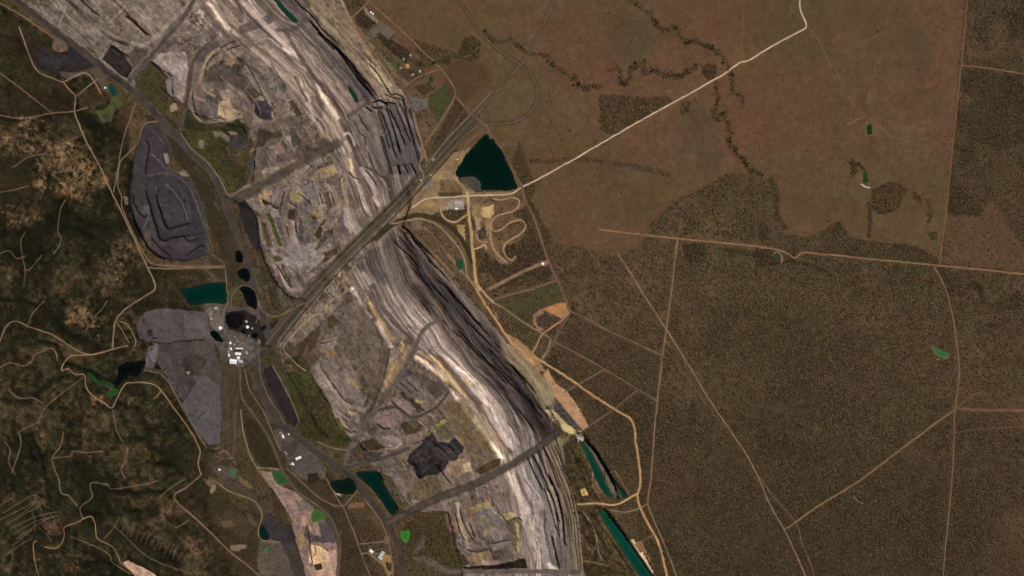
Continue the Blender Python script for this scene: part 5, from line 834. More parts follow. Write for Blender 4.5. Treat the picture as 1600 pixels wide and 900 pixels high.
# plant and south-west tracks
R('dirt_track', 'pale track from the plant towards the south-west', (142, 120, 94), 1.8, '376,640 378,662 382,682 388,704 396,722 406,738 416,750')
R('dirt_track', 'pale edged track east of the plant railway', (118, 100, 80), 1.8, '383,580 388,604 398,622 412,644 426,676 438,704')
R('dirt_track', 'brown track along the dark coal strip', (104, 90, 74), 2.0, '402,545 405,566 408,592 420,620 436,646 446,664')
R('dirt_track', 'straight thin track west of the plant railway', (100, 84, 66), 1.3, '367,640 367,680 364,716')
R('dirt_track', 'track following the curved railway to the dams', (112, 93, 73), 2.2, '448,732 470,752 495,775 520,789 536,793 545,812 553,832 565,866 581,906')
R('dirt_track', 'track past the dark dam and the sand patch', (120, 98, 78), 1.9, '501,735 512,752 522,770 535,790 546,782 558,766')
R('dirt_track', 'short cross track to the haul road north of the camp', (114, 92, 76), 2.6, '562,850 582,848 602,846')
R('dirt_track', 'light track beside the lower haul road', (122, 102, 80), 2.0, '570,780 582,796 594,812 605,840 612,872 615,908')
R('dirt_track', 'sandy track bordering the camp', (150, 118, 84), 1.8, '564,866 574,864 588,874 600,884 608,896 610,908')
R('dirt_track', 'pale track round the old drill rows', (138, 113, 84), 1.7, '340,754 352,764 366,771 395,782 408,798 409,810 404,826 405,838 414,845 438,847')
R('dirt_track', 'reddish boundary track in the lower left', (114, 86, 68), 2.8, '316,740 294,760 272,777 300,805 320,823 357,860 390,886 412,908')
R('dirt_track', 'pale winding track past the western algae pond', (138, 106, 78), 2.0, '175,546 145,554 125,555 110,557 100,568 97,579 107,576 117,585 132,586 135,607 150,622 162,629 174,637 182,625 194,602 207,598 235,599 252,610 275,642 297,672 308,692 313,706 310,724 314,742')
R('dirt_track', 'pale track round the upper tip of the western hills', (130, 100, 75), 2.0, '-8,545 0,532 10,510 24,502 44,510 62,516 80,522 100,534 125,550 146,554 175,546 200,540')
R('dirt_track', 'thin winding track in the western hills', (116, 90, 69), 1.5, '-8,578 0,574 17,567 37,572 50,563 53,555 66,549 80,544 88,552 90,564')
R('dirt_track', 'pale straight track running down the western edge', (130, 102, 78), 2.5, '98,128 110,142 118,152 117,176 126,200 137,225 154,256 172,295 195,342 213,380 230,417 243,448 228,462 200,480 181,500 178,520 176,545')
R('dirt_track', 'thinner track beside the overburden dump', (114, 92, 70), 2.0, '246,190 226,194 216,222 200,240 187,256 184,288 190,306 191,324 207,362 225,396 233,408 242,413 280,416 320,416 352,415')
R('dirt_track', 'track below the overburden dump', (122, 100, 78), 1.9, '231,418 260,420 290,419 352,418')
R('dirt_track', 'thin straight track left of the overburden dump', (116, 92, 70), 1.7, '212,160 204,184 196,206 190,230 185,260 178,300')
R('dirt_track', 'short track through the fork by the tailings', (116, 94, 70), 1.5, '181,501 192,518 202,536'); R('dirt_track', 'pale track beside the tailings cell', (126, 104, 80), 1.6, '186,502 200,508 212,532 210,542')
R('dirt_track', 'thin straight track at the left edge', (112, 88, 70), 1.5, '-8,108 0,114 40,144 82,177'); R('dirt_track', 'faint cross track below the coal stained pad', (116, 90, 70), 1.7, '-8,179 0,180 33,185 82,177 115,174 137,168')
R('dirt_track', 'reddish track at the top left corner', (114, 90, 68), 2.4, '-10,-2 0,5 30,22 60,42 86,60'); R('dirt_track', 'pale track round the coal stained pad', (126, 104, 84), 2.3, '30,42 38,64 46,86 53,103 64,115 82,122 98,128 112,122 130,114 142,120 158,146'); R('dirt_track', 'short track from the pad to the shed', (122, 102, 80), 1.7, '119,151 136,137 152,124')
R('dirt_track', 'faint track in the open patch on the left', (104, 82, 62), 1.2, '-6,301 22,297 46,290'); R('dirt_track', 'thin track down a wooded valley', (110, 90, 72), 1.3, '102,313 95,325 92,342 90,361 95,373 92,385 84,397')
R('dirt_track', 'thin track through dark scrub', (100, 82, 66), 1.1, '41,361 33,376 35,400 39,420 37,448'); R('dirt_track', 'thin branch track in dark scrub', (100, 82, 66), 1.1, '66,398 56,410 46,421 38,421')
R('dirt_track', 'pale winding track in the lower hills', (118, 96, 74), 1.4, '99,675 95,697 82,716 86,735 92,748 96,770 107,774 115,783 121,790'); R('dirt_track', 'short branch track in the lower hills', (108, 88, 70), 1.2, '82,716 98,714 112,712 115,705 135,707 161,705')
R('dirt_track', 'thin winding ridge track', (112, 90, 70), 1.2, '130,811 126,800 127,791 144,777 141,761 144,754 166,757 175,764 200,761 225,757 247,751'); R('dirt_track', 'pale track down to the pink clearing', (132, 102, 78), 1.8, '130,811 142,807 149,820 152,840 164,848 176,854 185,868 191,881 216,900')
R('dirt_track', 'reddish track round the drill grid', (134, 94, 66), 1.8, '130,811 116,818 101,824 100,840 92,854 82,857 70,854'); R('dirt_track', 'reddish track at the bottom left', (134, 98, 68), 1.8, '58,845 52,850 54,872 59,894 62,908'); R('dirt_track', 'brown track above the pink clearing', (112, 86, 66), 1.4, '110,838 130,846 148,853 170,866 178,880 205,897')
R('dirt_track', 'pale creamy wall track at the top of the southern spoil', (162, 138, 98), 1.5, '549,452 531,462 516,471 510,480 509,488 490,494 470,510 455,527 443,544 455,560 468,573 478,579')
R('dirt_track', 'pale track along the coal strip edge', (136, 118, 100), 1.8, '384,312 396,328 405,346 408,368 411,388 420,400 428,413'); R('dirt_track', 'pale track bordering the haul road and grass field', (120, 104, 88), 1.7, '282,208 300,233 327,257 344,281 353,300 360,307 366,304 376,296 389,288')
R('dirt_track', 'thin pale track across the dark bowl', (128, 108, 88), 1.5, '345,120 356,130 371,145 379,162 383,180 388,192 395,201 393,210 388,216'); R('dirt_track', 'thin pale track between spoil heaps', (140, 118, 94), 1.4, '396,217 397,228 391,238 400,233 407,231 414,234 419,240')
R('dirt_track', 'light track on the north-western haul road edge', (118, 104, 92), 1.8, '44,2 70,24 95,45 120,64 145,85 172,106 192,121 198,123'); R('dirt_track', 'light bench track beside the northern highwall strip', (156, 132, 100), 1.4, '590,92 604,112 616,130'); R('dirt_track', 'pale track on the western rim of the turned block', (150, 124, 92), 1.6, '646,176 652,200 660,228 664,242 656,252 656,262 662,272 660,284 650,296')
R('dirt_track', 'pale track below the plant tank', (124, 106, 86), 1.6, '352,420 354,448 356,470 350,486 348,506 354,524'); R('dirt_track', 'track from the rail corridor to the old pit road', (132, 108, 80), 1.6, '404,470 410,486 424,494 440,492 462,480 480,472'); R('dirt_track', 'pale track dividing the tailings and the scrub', (112, 92, 74), 1.8, '230,580 250,584 264,598 276,620 296,654 318,694')
R('dirt_track', 'pale edge of the dark coal strip', (128, 108, 88), 1.4, '426,572 436,590 448,612 460,638 468,660'); R('dirt_track', 'pale track around the spoil yard south of the heaps', (122, 104, 88), 1.8, '496,690 520,700 545,703 556,694 562,682')
R('dirt_track', 'pale camp access track at the top', (138, 116, 92), 1.4, '575,3 567,12 556,22 541,35'); R('dirt_track', 'pale track south of the northern camp', (122, 98, 78), 1.7, '632,136 648,124 664,116 676,112 690,108'); R('dirt_track', 'pale edge track along the railway by the dam', (118, 94, 72), 1.6, '755,206 740,214 728,226 716,244 708,262')
R('dirt_track', 'pale track along the eastern bank of the dam', (126, 100, 76), 1.6, '758,206 768,212 782,230 796,256 806,282 812,292')
for s in ('-4,792 20,778', '4,802 30,786 52,774 66,781', '0,812 40,792 62,778', '8,820 50,797 72,782', '16,826 60,806 90,800', '22,834 55,815 82,808', '26,842 70,813 90,805', '20,852 50,828', '30,806 50,790 58,783', '50,796 54,812 54,830', '58,822 75,838 80,846', '62,816 78,830', '20,858 18,880 14,900', '4,872 20,860 34,850 50,842', '66,780 70,790 78,794', '78,804 86,812 80,822'):
    R('drill_line', 'thin pale cleared line of the dense exploration grid at the lower left', (98, 82, 64), .85, s)
R('drill_line', 'long cleared line crossing the comb of drill lines', (104, 86, 70), .9, '177,820 196,838 214,856 232,870 262,884 300,896')
R('drill_line', 'second cleared line beside the comb of drill lines', (104, 86, 70), 1.0, '162,842 180,822 186,808')
for k in range(18):
    x = 190 + k * 7.4; y = 832 + k * 3.6 + (k % 2) * 1.5
    R('drill_line', 'short pale drill line in the comb of parallel lines at the bottom left', (88, 74, 58), .8, [(x + random.uniform(-1, 1), y), (x + 3 + random.uniform(-1, 2.5), y - 6 - (k % 3) * 3), (x + 8 + random.uniform(-2, 2), y - 13 - (k % 4) * 2.5)])
for k in range(11):
    x = 344 + k * 4.6; y = 817 + k * 2
    R('drill_line', 'slanting drill line inside the pale track loop west of the pink spoil', (88, 72, 56), .8, [(x - 8 + random.uniform(-3, 3), y + 2), (x + 3, y - 9), (x + 13, y - 19 - k % 3)])
R('service_track', 'faint straight track fanning up from the rail corridor to the pasture', (96, 76, 60), 1.2, '694,222 722,176 736,160 758,130 773,106')
R('service_track', 'thin track beside the railway above the big dam', (104, 86, 68), 1.1, '664,262 700,216 738,176 768,144')
R('dirt_track', 'faint thin track in the western hills near the algae pond', (100, 80, 62), 1.2, '132,588 108,606 92,618 72,636 64,650 60,662'); R('dirt_track', 'pale short track on the spur below the tailings', (128, 102, 80), 1.4, '252,610 246,618 240,624'); R('dirt_track', 'thin pale track at the bottom left edge', (116, 96, 76), 1.2, '30,676 33,690 30,706 18,740'); R('dirt_track', 'thin pale dead end track in the lower hills', (108, 88, 70), 1.1, '60,660 46,666 34,672 28,678'); R('dirt_track', 'forked thin track near the boundary track', (104, 84, 66), 1.2, '250,776 270,760 290,748'); R('dirt_track', 'short pale track off the reddish boundary track', (108, 86, 66), 1.2, '272,825 284,820 296,812')
for lab, s_ in (('thin pale track through the tan slopes on the upper left', '20,262 44,246 70,240 96,226 122,214'), ('thin wandering track on the left edge', '-6,398 14,392 26,404 40,400'), ('thin pale track climbing to the tan slopes', '112,290 126,276 140,268 152,256'), ('faint track linking the western spur tracks', '44,510 50,492 60,480 70,470'), ('short pale track near the tan clearing', '124,488 132,496 138,506 136,514'), ('faint track in the dark hills below the winding track', '14,610 30,622 52,622 66,630'), ('thin track down a lower left spur', '8,690 16,704 14,722 24,742'), ('faint pale track through the lower hills', '200,700 196,720 190,734 196,748'), ('thin pale line along the wooded ridge', '176,640 180,660 184,676 192,690'), ('short pale track beside the tan clearing', '168,470 160,482 150,492')):
    R('dirt_track', lab, (108, 88, 68), 1.25, s_)
TAG[(V > 380) & (U > 905) & (TAG == 1)] = np.where(V[(V > 380) & (U > 905) & (TAG == 1)] > 420, 0, 1)

# even the ground under roads a little so that the ribbons sit on it
def blurred(a, n):
    for _ in range(n):
        b = a.copy(); b[1:-1] = (a[:-2] + a[1:-1] * 2 + a[2:]) / 4; a = b
        b = a.copy(); b[:, 1:-1] = (a[:, :-2] + a[:, 1:-1] * 2 + a[:, 2:]) / 4; a = b
    return a
WD *= ss(112, 92, C.max(-1)); WD[TAG == 3] *= (ST[TAG == 3] < .25)
HB = blurred(H, 5); HS = blurred(H, 1)
RM = np.zeros_like(H)
P((124, 98, 70), '734,312 770,312 772,345 764,380 742,385 736,350', a=0) if False else None
for name, label, c, w, p in ROADS:
    sl, d, sd, t = lined(p, w / 2 + 3, 0)
    RM[sl] = np.maximum(RM[sl], ss(w / 2 + 2.5, w / 2 + .5, d))
H = H * (1 - RM) + HB * RM
H = np.where(RM > 0, H, 0.5 * H + 0.5 * HS)
H[(U < -300) | (U > 1900) | (V < -300) | (V > 1200)] *= 0.3
C = np.clip(C, 4, 250)
MET = PX
XS = (US - 800.0) * MET; YS = (450.0 - VS) * MET
def hz(u, v):
    """terrain height at photo pixel (u, v)"""
    i = int(np.clip(np.searchsorted(US, u) - 1, 0, NU - 2)); j = int(np.clip(np.searchsorted(VS, v) - 1, 0, NV - 2))
    fu = (u - US[i]) / (US[i + 1] - US[i]); fv = (v - VS[j]) / (VS[j + 1] - VS[j])
    return float((H[j, i] * (1 - fu) + H[j, i + 1] * fu) * (1 - fv) + (H[j + 1, i] * (1 - fu) + H[j + 1, i + 1] * fu) * fv)
def hza(u, v):
    u = np.asarray(u); v = np.asarray(v)
    i = np.clip(np.searchsorted(US, u) - 1, 0, NU - 2); j = np.clip(np.searchsorted(VS, v) - 1, 0, NV - 2)
    fu = (u - US[i]) / (US[i + 1] - US[i]); fv = (v - VS[j]) / (VS[j + 1] - VS[j])
    return (H[j, i] * (1 - fu) + H[j, i + 1] * fu) * (1 - fv) + (H[j + 1, i] * (1 - fu) + H[j + 1, i + 1] * fu) * fv
def hmax(u, v, r):
    g = np.linspace(-r, r, 5); a, b = np.meshgrid(u + g, v + g); return float(hza(a.ravel(), b.ravel()).max()), float(hza(a.ravel(), b.ravel()).min())

# ------------------------------------------------------------------ materials
def base_mat(name, rough=0.95, spec=0.15):
    m = bpy.data.materials.new(name); m.use_nodes = True
    b = m.node_tree.nodes['Principled BSDF']
    b.inputs['Roughness'].default_value = rough
    b.inputs['Specular IOR Level'].default_value = spec
    return m, m.node_tree, b
def noisy(name, c, scale=0.02, amt=0.18, rough=0.9, spec=0.15, detail=4, metal=0.0):
    """a plain coloured surface with procedural grain in metres"""
    m, t, b = base_mat(name, rough, spec)
    b.inputs['Metallic'].default_value = metal
    a = alb(c)
    co = t.nodes.new('ShaderNodeTexCoord'); nz = t.nodes.new('ShaderNodeTexNoise')
    nz.inputs['Scale'].default_value = scale; nz.inputs['Detail'].default_value = detail
    rp = t.nodes.new('ShaderNodeValToRGB')
    rp.color_ramp.elements[0].position = .3; rp.color_ramp.elements[1].position = .7
    rp.color_ramp.elements[0].color = [min(x * (1 - amt), 1) for x in a] + [1]; rp.color_ramp.elements[1].color = [min(x * (1 + amt), 1) for x in a] + [1]
    t.links.new(co.outputs['Object'], nz.inputs['Vector']); t.links.new(nz.outputs['Fac'], rp.inputs[0]); t.links.new(rp.outputs[0], b.inputs['Base Color'])
    return m
_mats = {}
def mat(name, c, **k):
    key = (name, tuple(c))
    if key not in _mats: _mats[key] = noisy(name, c, **k)
    return _mats[key]

gm, gt, gb = base_mat('ground_cover', 1.0, 0.05)
at = gt.nodes.new('ShaderNodeAttribute'); at.attribute_name = 'cover'
co = gt.nodes.new('ShaderNodeTexCoord')
mul = None; prev = at.outputs['Color']
for sc_, lo, hi in ((0.045, 0.80, 1.20), (0.009, 0.90, 1.10)):
    nz = gt.nodes.new('ShaderNodeTexNoise'); nz.inputs['Scale'].default_value = sc_; nz.inputs['Detail'].default_value = 3
    mr = gt.nodes.new('ShaderNodeMapRange'); mr.inputs['From Min'].default_value = .3; mr.inputs['From Max'].default_value = .7
    mr.inputs['To Min'].default_value = lo; mr.inputs['To Max'].default_value = hi
    mx = gt.nodes.new('ShaderNodeVectorMath'); mx.operation = 'SCALE'
    gt.links.new(co.outputs['Object'], nz.inputs['Vector']); gt.links.new(nz.outputs['Fac'], mr.inputs['Value'])
    gt.links.new(prev, mx.inputs[0]); gt.links.new(mr.outputs[0], mx.inputs['Scale']); prev = mx.outputs[0]
gt.links.new(prev, gb.inputs['Base Color'])

def add_mesh(name, verts, faces, material, parent=None, smooth_=False):
    me = bpy.data.meshes.new(name); me.from_pydata(verts, [], faces); me.update()
    me.materials.append(material)
    if smooth_: me.polygons.foreach_set('use_smooth', [True] * len(me.polygons))
    o = bpy.data.objects.new(name, me); COL.objects.link(o)
    if parent: o.parent = parent
    return o

# ------------------------------------------------------------------ the terrain, cut into its sheets along shared edges
AL = np.clip(lin(C) / KLIT, 0.002, 0.85).astype(np.float32)
quads = (np.arange(NV - 1)[:, None] * NU + np.arange(NU - 1)[None, :])
qtag = TAG[:-1, :-1]
Xf, Yf = np.meshgrid(XS, YS)
ALLV = np.stack([Xf.ravel(), Yf.ravel(), H.ravel().astype(np.float64)], 1)
ALLC = np.concatenate([AL.reshape(-1, 3), np.ones((NV * NU, 1), np.float32)], 1)
for tg, (nm, lab) in SHEETS.items():
    f0 = quads[qtag == tg].ravel()
    if f0.size == 0: continue
    F = np.stack([f0, f0 + NU, f0 + NU + 1, f0 + 1], 1)
    used, inv = np.unique(F, return_inverse=True)
    inv = inv.reshape(-1, 4)
    me = bpy.data.meshes.new(nm)
    me.vertices.add(len(used)); me.vertices.foreach_set('co', ALLV[used].astype(np.float32).ravel())
    me.loops.add(inv.size); me.loops.foreach_set('vertex_index', inv.astype(np.int32).ravel())
    me.polygons.add(len(inv)); me.polygons.foreach_set('loop_start', np.arange(0, inv.size, 4, dtype=np.int32)); me.polygons.foreach_set('loop_total', np.full(len(inv), 4, np.int32))
    at_ = me.attributes.new('cover', 'FLOAT_COLOR', 'POINT'); at_.data.foreach_set('color', ALLC[used].ravel())
    me.update(calc_edges=True); me.materials.append(gm)
    me.polygons.foreach_set('use_smooth', np.ones(len(inv), bool))
    o = bpy.data.objects.new(nm, me); COL.objects.link(o)
    o['kind'] = 'structure'; o['label'] = lab

# ------------------------------------------------------------------ road ribbons lying on the terrain
def ribbon(name, label, c, w, p, lift):
    q = [p[0]]
    for a, b in zip(p[:-1], p[1:]):
        n = max(1, int(math.hypot(b[0] - a[0], b[1] - a[1]) / 1.1))
        for k in range(1, n + 1): q.append((a[0] + (b[0] - a[0]) * k / n, a[1] + (b[1] - a[1]) * k / n))
    q = np.array(q); n = len(q)
    if name != 'railway' and 'service' not in name:
        q = q + np.stack([vnoise(np.arange(n) / 6.0, np.full(n, 3.3), 501) - .5, vnoise(np.arange(n) / 6.0, np.full(n, 8.3), 502) - .5], 1) * 1.1
    d = np.gradient(q, axis=0); l = np.hypot(d[:, 0], d[:, 1]) + 1e-9
    nx, ny = -d[:, 1] / l, d[:, 0] / l
    m = max(3, int(w / 1.3) + 2)
    s = np.arange(n)
    k1 = 1 + 0.36 * (vnoise(s / 5.0, np.zeros(n), int(p[0][0]) % 97) - .5) * 2
    k2 = 1 + 0.36 * (vnoise(s / 5.0, np.ones(n) * 5.5, int(p[0][1]) % 89) - .5) * 2
    off = np.linspace(-1, 1, m)[None, :] * (w / 2) * np.where(np.linspace(-1, 1, m)[None, :] < 0, k1[:, None], k2[:, None])
    u = q[:, 0:1] + nx[:, None] * off; v = q[:, 1:2] + ny[:, None] * off
    z = hza(u.ravel(), v.ravel()).reshape(n, m) + lift
    vv = np.stack([wx(u), wy(v), z], -1).reshape(-1, 3)
    id_ = np.arange(n * m).reshape(n, m)
    F = np.stack([id_[:-1, :-1], id_[:-1, 1:], id_[1:, 1:], id_[1:, :-1]], -1).reshape(-1, 4)
    o = add_mesh(name, vv.tolist(), F.tolist(), mat('road_surface', c, scale=0.006, amt=.26, rough=1.0, spec=.05))
    o['kind'] = 'structure'; o['label'] = label
for k, (name, label, c, w, p) in enumerate(ROADS):
    ribbon(name, label, c, w, p, 1.4 + 0.16 * (k % 11) + (1.2 if name == 'railway' else 0))

# ------------------------------------------------------------------ water
def water_mat(c):
    key = ('water', tuple(c))
    if key in _mats: return _mats[key]
    m, t, b = base_mat('water', 0.12, 0.16)
    a = [x for x in alb(c)]
    co = t.nodes.new('ShaderNodeTexCoord'); nz = t.nodes.new('ShaderNodeTexNoise'); nz.inputs['Scale'].default_value = .004; nz.inputs['Detail'].default_value = 3
    rp = t.nodes.new('ShaderNodeValToRGB'); rp.color_ramp.elements[0].position = .3; rp.color_ramp.elements[1].position = .7
    rp.color_ramp.elements[0].color = [x * .85 for x in a] + [1]; rp.color_ramp.elements[1].color = [x * 1.12 for x in a] + [1]
    bp = t.nodes.new('ShaderNodeBump'); n2_ = t.nodes.new('ShaderNodeTexNoise'); n2_.inputs['Scale'].default_value = .15; bp.inputs['Strength'].default_value = .05; bp.inputs['Distance'].default_value = .3
    t.links.new(co.outputs['Object'], nz.inputs['Vector']); t.links.new(nz.outputs['Fac'], rp.inputs[0])
    dn = t.nodes.new('ShaderNodeAttribute'); dn.attribute_name = 'depth'; mx = t.nodes.new('ShaderNodeMix'); mx.data_type = 'RGBA'
    mx.inputs['A'].default_value = [a[0] + .18 * max(a) + .002, a[1] + .10 * max(a) + .002, a[2] * .9 + .06 * max(a) + .001, 1]
    t.links.new(dn.outputs['Fac'], mx.inputs['Factor']); t.links.new(rp.outputs[0], mx.inputs['B']); t.links.new(mx.outputs['Result'], b.inputs['Base Color'])
    t.links.new(co.outputs['Object'], n2_.inputs['Vector']); t.links.new(n2_.outputs['Fac'], bp.inputs['Height']); t.links.new(bp.outputs[0], b.inputs['Normal'])
    _mats[key] = m
    return m
for name, label, c, p, lev, wk in PONDS:
    g = .8
    us = np.arange(min(a for a, b in p) - 3, max(a for a, b in p) + 3, g); vv_ = np.arange(min(b for a, b in p) - 3, max(b for a, b in p) + 3, g)
    A, B = np.meshgrid(us, vv_); _, d = polyd(p, 6, 0, (A + wk * fbm(A, B, 9.0, 100, 3) * 1.7, B + wk * fbm(A, B, 9.0, 200, 3) * 1.7))
    near = d < .7; nn = us.size
    cell = near[:-1, :-1] | near[1:, :-1] | near[:-1, 1:] | near[1:, 1:]
    f0 = (np.arange(vv_.size - 1)[:, None] * nn + np.arange(nn - 1)[None, :])[cell]
    F = np.stack([f0, f0 + nn, f0 + nn + 1, f0 + 1], 1); used, inv = np.unique(F, return_inverse=True); inv = inv.reshape(-1, 4)
    co_ = np.stack([wx(A.ravel()[used]), wy(B.ravel()[used]), np.full(used.size, lev)], 1)
    o = add_mesh(name, co_.tolist(), inv.tolist(), water_mat(c))
    wide = max(1.5, min(7.0, -float(d.min()) * .8))
    dp = np.clip(-d.ravel()[used] / wide + .25 * fbm(A.ravel()[used], B.ravel()[used], 10, 301, 2), 0, 1)
    t_ = o.data.attributes.new('depth', 'FLOAT', 'POINT'); t_.data.foreach_set('value', dp.astype(np.float32))
    o['kind'] = 'structure'; o['label'] = label

# ------------------------------------------------------------------ buildings, tanks and heaps
def thing(name, label, cat, u, v, z, rot=0.0, group=None):
    o = bpy.data.objects.new(name, None); o.empty_display_size = 5; COL.objects.link(o)
    o.location = (wx(u), wy(v), z); o.rotation_euler = (0, 0, rot)
    o['label'] = label; o['category'] = cat
    if group: o['group'] = group
    return o
def boxm(name, x0, x1, y0, y1, z0, z1, m, parent, taper=0):
    t = taper
    v = [(x0, y0, z0), (x1, y0, z0), (x1, y1, z0), (x0, y1, z0), (x0 + t, y0 + t, z1), (x1 - t, y0 + t, z1), (x1 - t, y1 - t, z1), (x0 + t, y1 - t, z1)]
    return add_mesh(name, v, [(3, 2, 1, 0), (4, 5, 6, 7), (0, 1, 5, 4), (1, 2, 6, 5), (2, 3, 7, 6), (3, 0, 4, 7)], m, parent)
WHT = (236, 236, 230); GRY = (168, 166, 160); DRK = (70, 68, 66); CRM = (200, 190, 172)
DOORM = mat('steel_door', (96, 100, 104), scale=.3); CONC = mat('concrete', (128, 122, 114), scale=.05); GLS = mat('window_glass', (34, 42, 48), rough=.2, spec=.5); VENT = mat('ridge_vent_steel', (150, 150, 148), scale=.2)
def shed(label, u, v, lpx, wpx, deg, h=9.0, roof=WHT, wall=CRM, group=None, vents=2, name='shed', cat='shed', doors=2):
    l = lpx * PX / 2; w = wpx * PX / 2; hi, lo = hmax(u, v, max(lpx, wpx) / 2)
    o = thing(name, label, cat, u, v, hi + .1, math.radians(-deg), group)
    wm = mat('wall_cladding', wall, scale=.08); rm = mat('roof_sheeting', roof, scale=.05, amt=.10, rough=.6)
    pitch = min(w * .22, 7.0)
    boxm('slab', -l - 3, l + 3, -w - 3, w + 3, lo - hi - 1.5, .25, CONC, o)
    # walls with gable ends
    vv = [(-l, -w, .25), (l, -w, .25), (l, w, .25), (-l, w, .25), (-l, -w, h), (l, -w, h), (l, w, h), (-l, w, h), (-l, 0, h + pitch - .3), (l, 0, h + pitch - .3)]
    add_mesh('wall', vv, [(0, 1, 5, 4), (2, 3, 7, 6), (1, 2, 6, 9, 5), (3, 0, 4, 8, 7)], wm, o)
    e = 1.2; rv = []
    for zz in (0.0, .35):
        rv += [(-l - e, -w - e, h - .35 + zz), (l + e, -w - e, h - .35 + zz), (l + e, 0, h + pitch + zz), (-l - e, 0, h + pitch + zz), (l + e, w + e, h - .35 + zz), (-l - e, w + e, h - .35 + zz)]
    add_mesh('roof', rv, [(6, 7, 8, 9), (9, 8, 10, 11), (0, 3, 2, 1), (3, 5, 4, 2), (0, 1, 7, 6), (4, 5, 11, 10), (1, 2, 8, 7), (2, 4, 10, 8), (5, 3, 9, 11), (3, 0, 6, 9)], rm, o)
    for k in range(vents):
        x = -l + 2 * l * (k + .5) / vents
        boxm('ridge_vent', x - l * .3 / vents * 2, x + l * .3 / vents * 2, -1.3, 1.3, h + pitch + .05, h + pitch + 1.7, VENT, o)
    dw = min(w * .45, 6.0)
    for k in range(doors):
        y = (k - (doors - 1) / 2) * dw * 2.2 if doors > 1 else 0
        boxm('roller_door', l + .02, l + .25, y - dw * .9, y + dw * .9, .25, min(h * .8, 6.5), DOORM, o)
    nw = max(2, int(l / 8))
    for k in range(min(nw, 6)):
        x = -l + 2 * l * (k + .5) / min(nw, 6)
        boxm('window', x - 1.6, x + 1.6, -w - .2, -w - .02, h * .45, h * .75, GLS, o)
    return o
def lathe(name, prof, m, parent, n=28, jit=0, seed=0):
    rg = random.Random(seed); v = []; f = []
    for r, z in prof:
        for k in range(n):
            a = 2 * math.pi * k / n; j = 1 + (rg.uniform(-jit, jit) if jit else 0)
            v.append((r * j * math.cos(a), r * j * math.sin(a), z * (1 + (rg.uniform(-jit, jit) * .4 if jit else 0))))
    for i in range(len(prof) - 1):
        for k in range(n):
            f.append((i * n + k, i * n + (k + 1) % n, (i + 1) * n + (k + 1) % n, (i + 1) * n + k))
    f.append(tuple(range((len(prof) - 1) * n, len(prof) * n)))
    return add_mesh(name, v, f, m, parent)
def tank(label, u, v, rpx, h, c, name='storage_tank', cat='tank', group=None):
    hi, lo = hmax(u, v, rpx); r = rpx * PX
    o = thing(name, label, cat, u, v, hi, 0.3, group)
    lathe('shell', [(r, lo - hi - 1), (r, h)], mat('tank_wall', c, scale=.06, rough=.5), o)
    lathe('roof', [(r + .5, h + .05), (r + .5, h + .5), (r * .5, h + r * .10), (1.0, h + r * .16)], mat('tank_roof', c, scale=.05, amt=.08, rough=.5), o)
    lathe('hatch', [(1.8, h + r * .14), (1.8, h + r * .16 + 2)], VENT, o, 10)
    boxm('ladder', r + .1, r + .9, -.6, .6, 0, h + 1, VENT, o)
    return o
def thickener(label, u, v, rpx, h, wall, liquor):
    hi, lo = hmax(u, v, rpx); r = rpx * PX
    o = thing('thickener', label, 'tank', u, v, hi, .4)
    lathe('basin', [(r, lo - hi - 1), (r, h), (r - 2, h), (r - 2, h - 2.5)], mat('thickener_wall', wall, scale=.06), o)
    lathe('liquor', [(r - 2.05, h - 1.6), (r - 3, h - 1.5)], mat('thickener_liquor', liquor, scale=.05, rough=.2, spec=.5), o)
    boxm('bridge', -r, r, -1.2, 1.2, h + .4, h + 1.6, VENT, o); lathe('drive_head', [(3, h + 1.65), (3, h + 4.5)], VENT, o, 10)
def heap(label, u, v, rx, ry, deg, h, c, name='stockpile', cat='stockpile', seed=1, amt=.2):
    hi, lo = hmax(u, v, max(rx, ry) * .6)
    o = thing(name, label, cat, u, v, lo - 1.0, math.radians(-deg))
    ob = lathe('pile', [(10, 0), (9.3, .10), (8.0, .30), (6.2, .55), (4.2, .78), (2.2, .93), (.7, 1.0)], mat('heaped_material', c, scale=.03, amt=amt, rough=1.0, spec=.05), o, 30, .13, seed)
    ob.scale = (rx, ry, h + (hi - lo) * .5)
    return o
# the preparation plant
shed('largest white roofed building at the south end of the plant', 364.5, 565, 11, 7, 8, 14, vents=3)
shed('white roofed building just above the largest plant building', 372, 553, 9, 4, 4, 12)
shed('small white building in the angle between two larger plant roofs', 372.5, 559.5, 4.5, 4, 4, 8, vents=1)
shed('pale grey roofed building right of the largest plant building', 376, 565, 7, 4.2, 10, 10, roof=(176, 172, 164))
shed('long narrow white roof at the top of the plant building group', 374, 544.6, 11, 1.7, 2, 8, vents=3)
shed('long narrow dark roof behind the narrow white plant roof', 373, 546.8, 11, 1.6, 2, 12, roof=(44, 40, 38), vents=2)
shed('grey roofed building in the eastern part of the plant', 385, 551.5, 5, 4, 80, 10, roof=(142, 136, 128))
shed('dark roofed building beside the pale grey plant roof', 384.5, 562.5, 6.5, 2.6, -6, 10, roof=(60, 52, 47))
shed('small white building at the north-west corner of the plant', 359.8, 536, 3.6, 3, 70, 7, vents=1); shed('white hut second down the western plant road', 360.6, 545.2, 3.6, 3, 60, 6, vents=1); shed('white hut third down the western plant road', 357.6, 555, 4.6, 2.4, 70, 6, vents=1); shed('grey white hut beside the western plant road bend', 357, 549.6, 2.4, 2, 70, 5, roof=GRY, vents=1)
shed('small grey hut on the open plant yard', 371, 533.5, 2.4, 2, 10, 5, roof=(150, 146, 138), vents=1, doors=1); shed('small brown roofed hut in the middle of the plant yard', 382, 557.5, 3, 1.6, 8, 5, roof=(104, 92, 80), vents=1, doors=1)
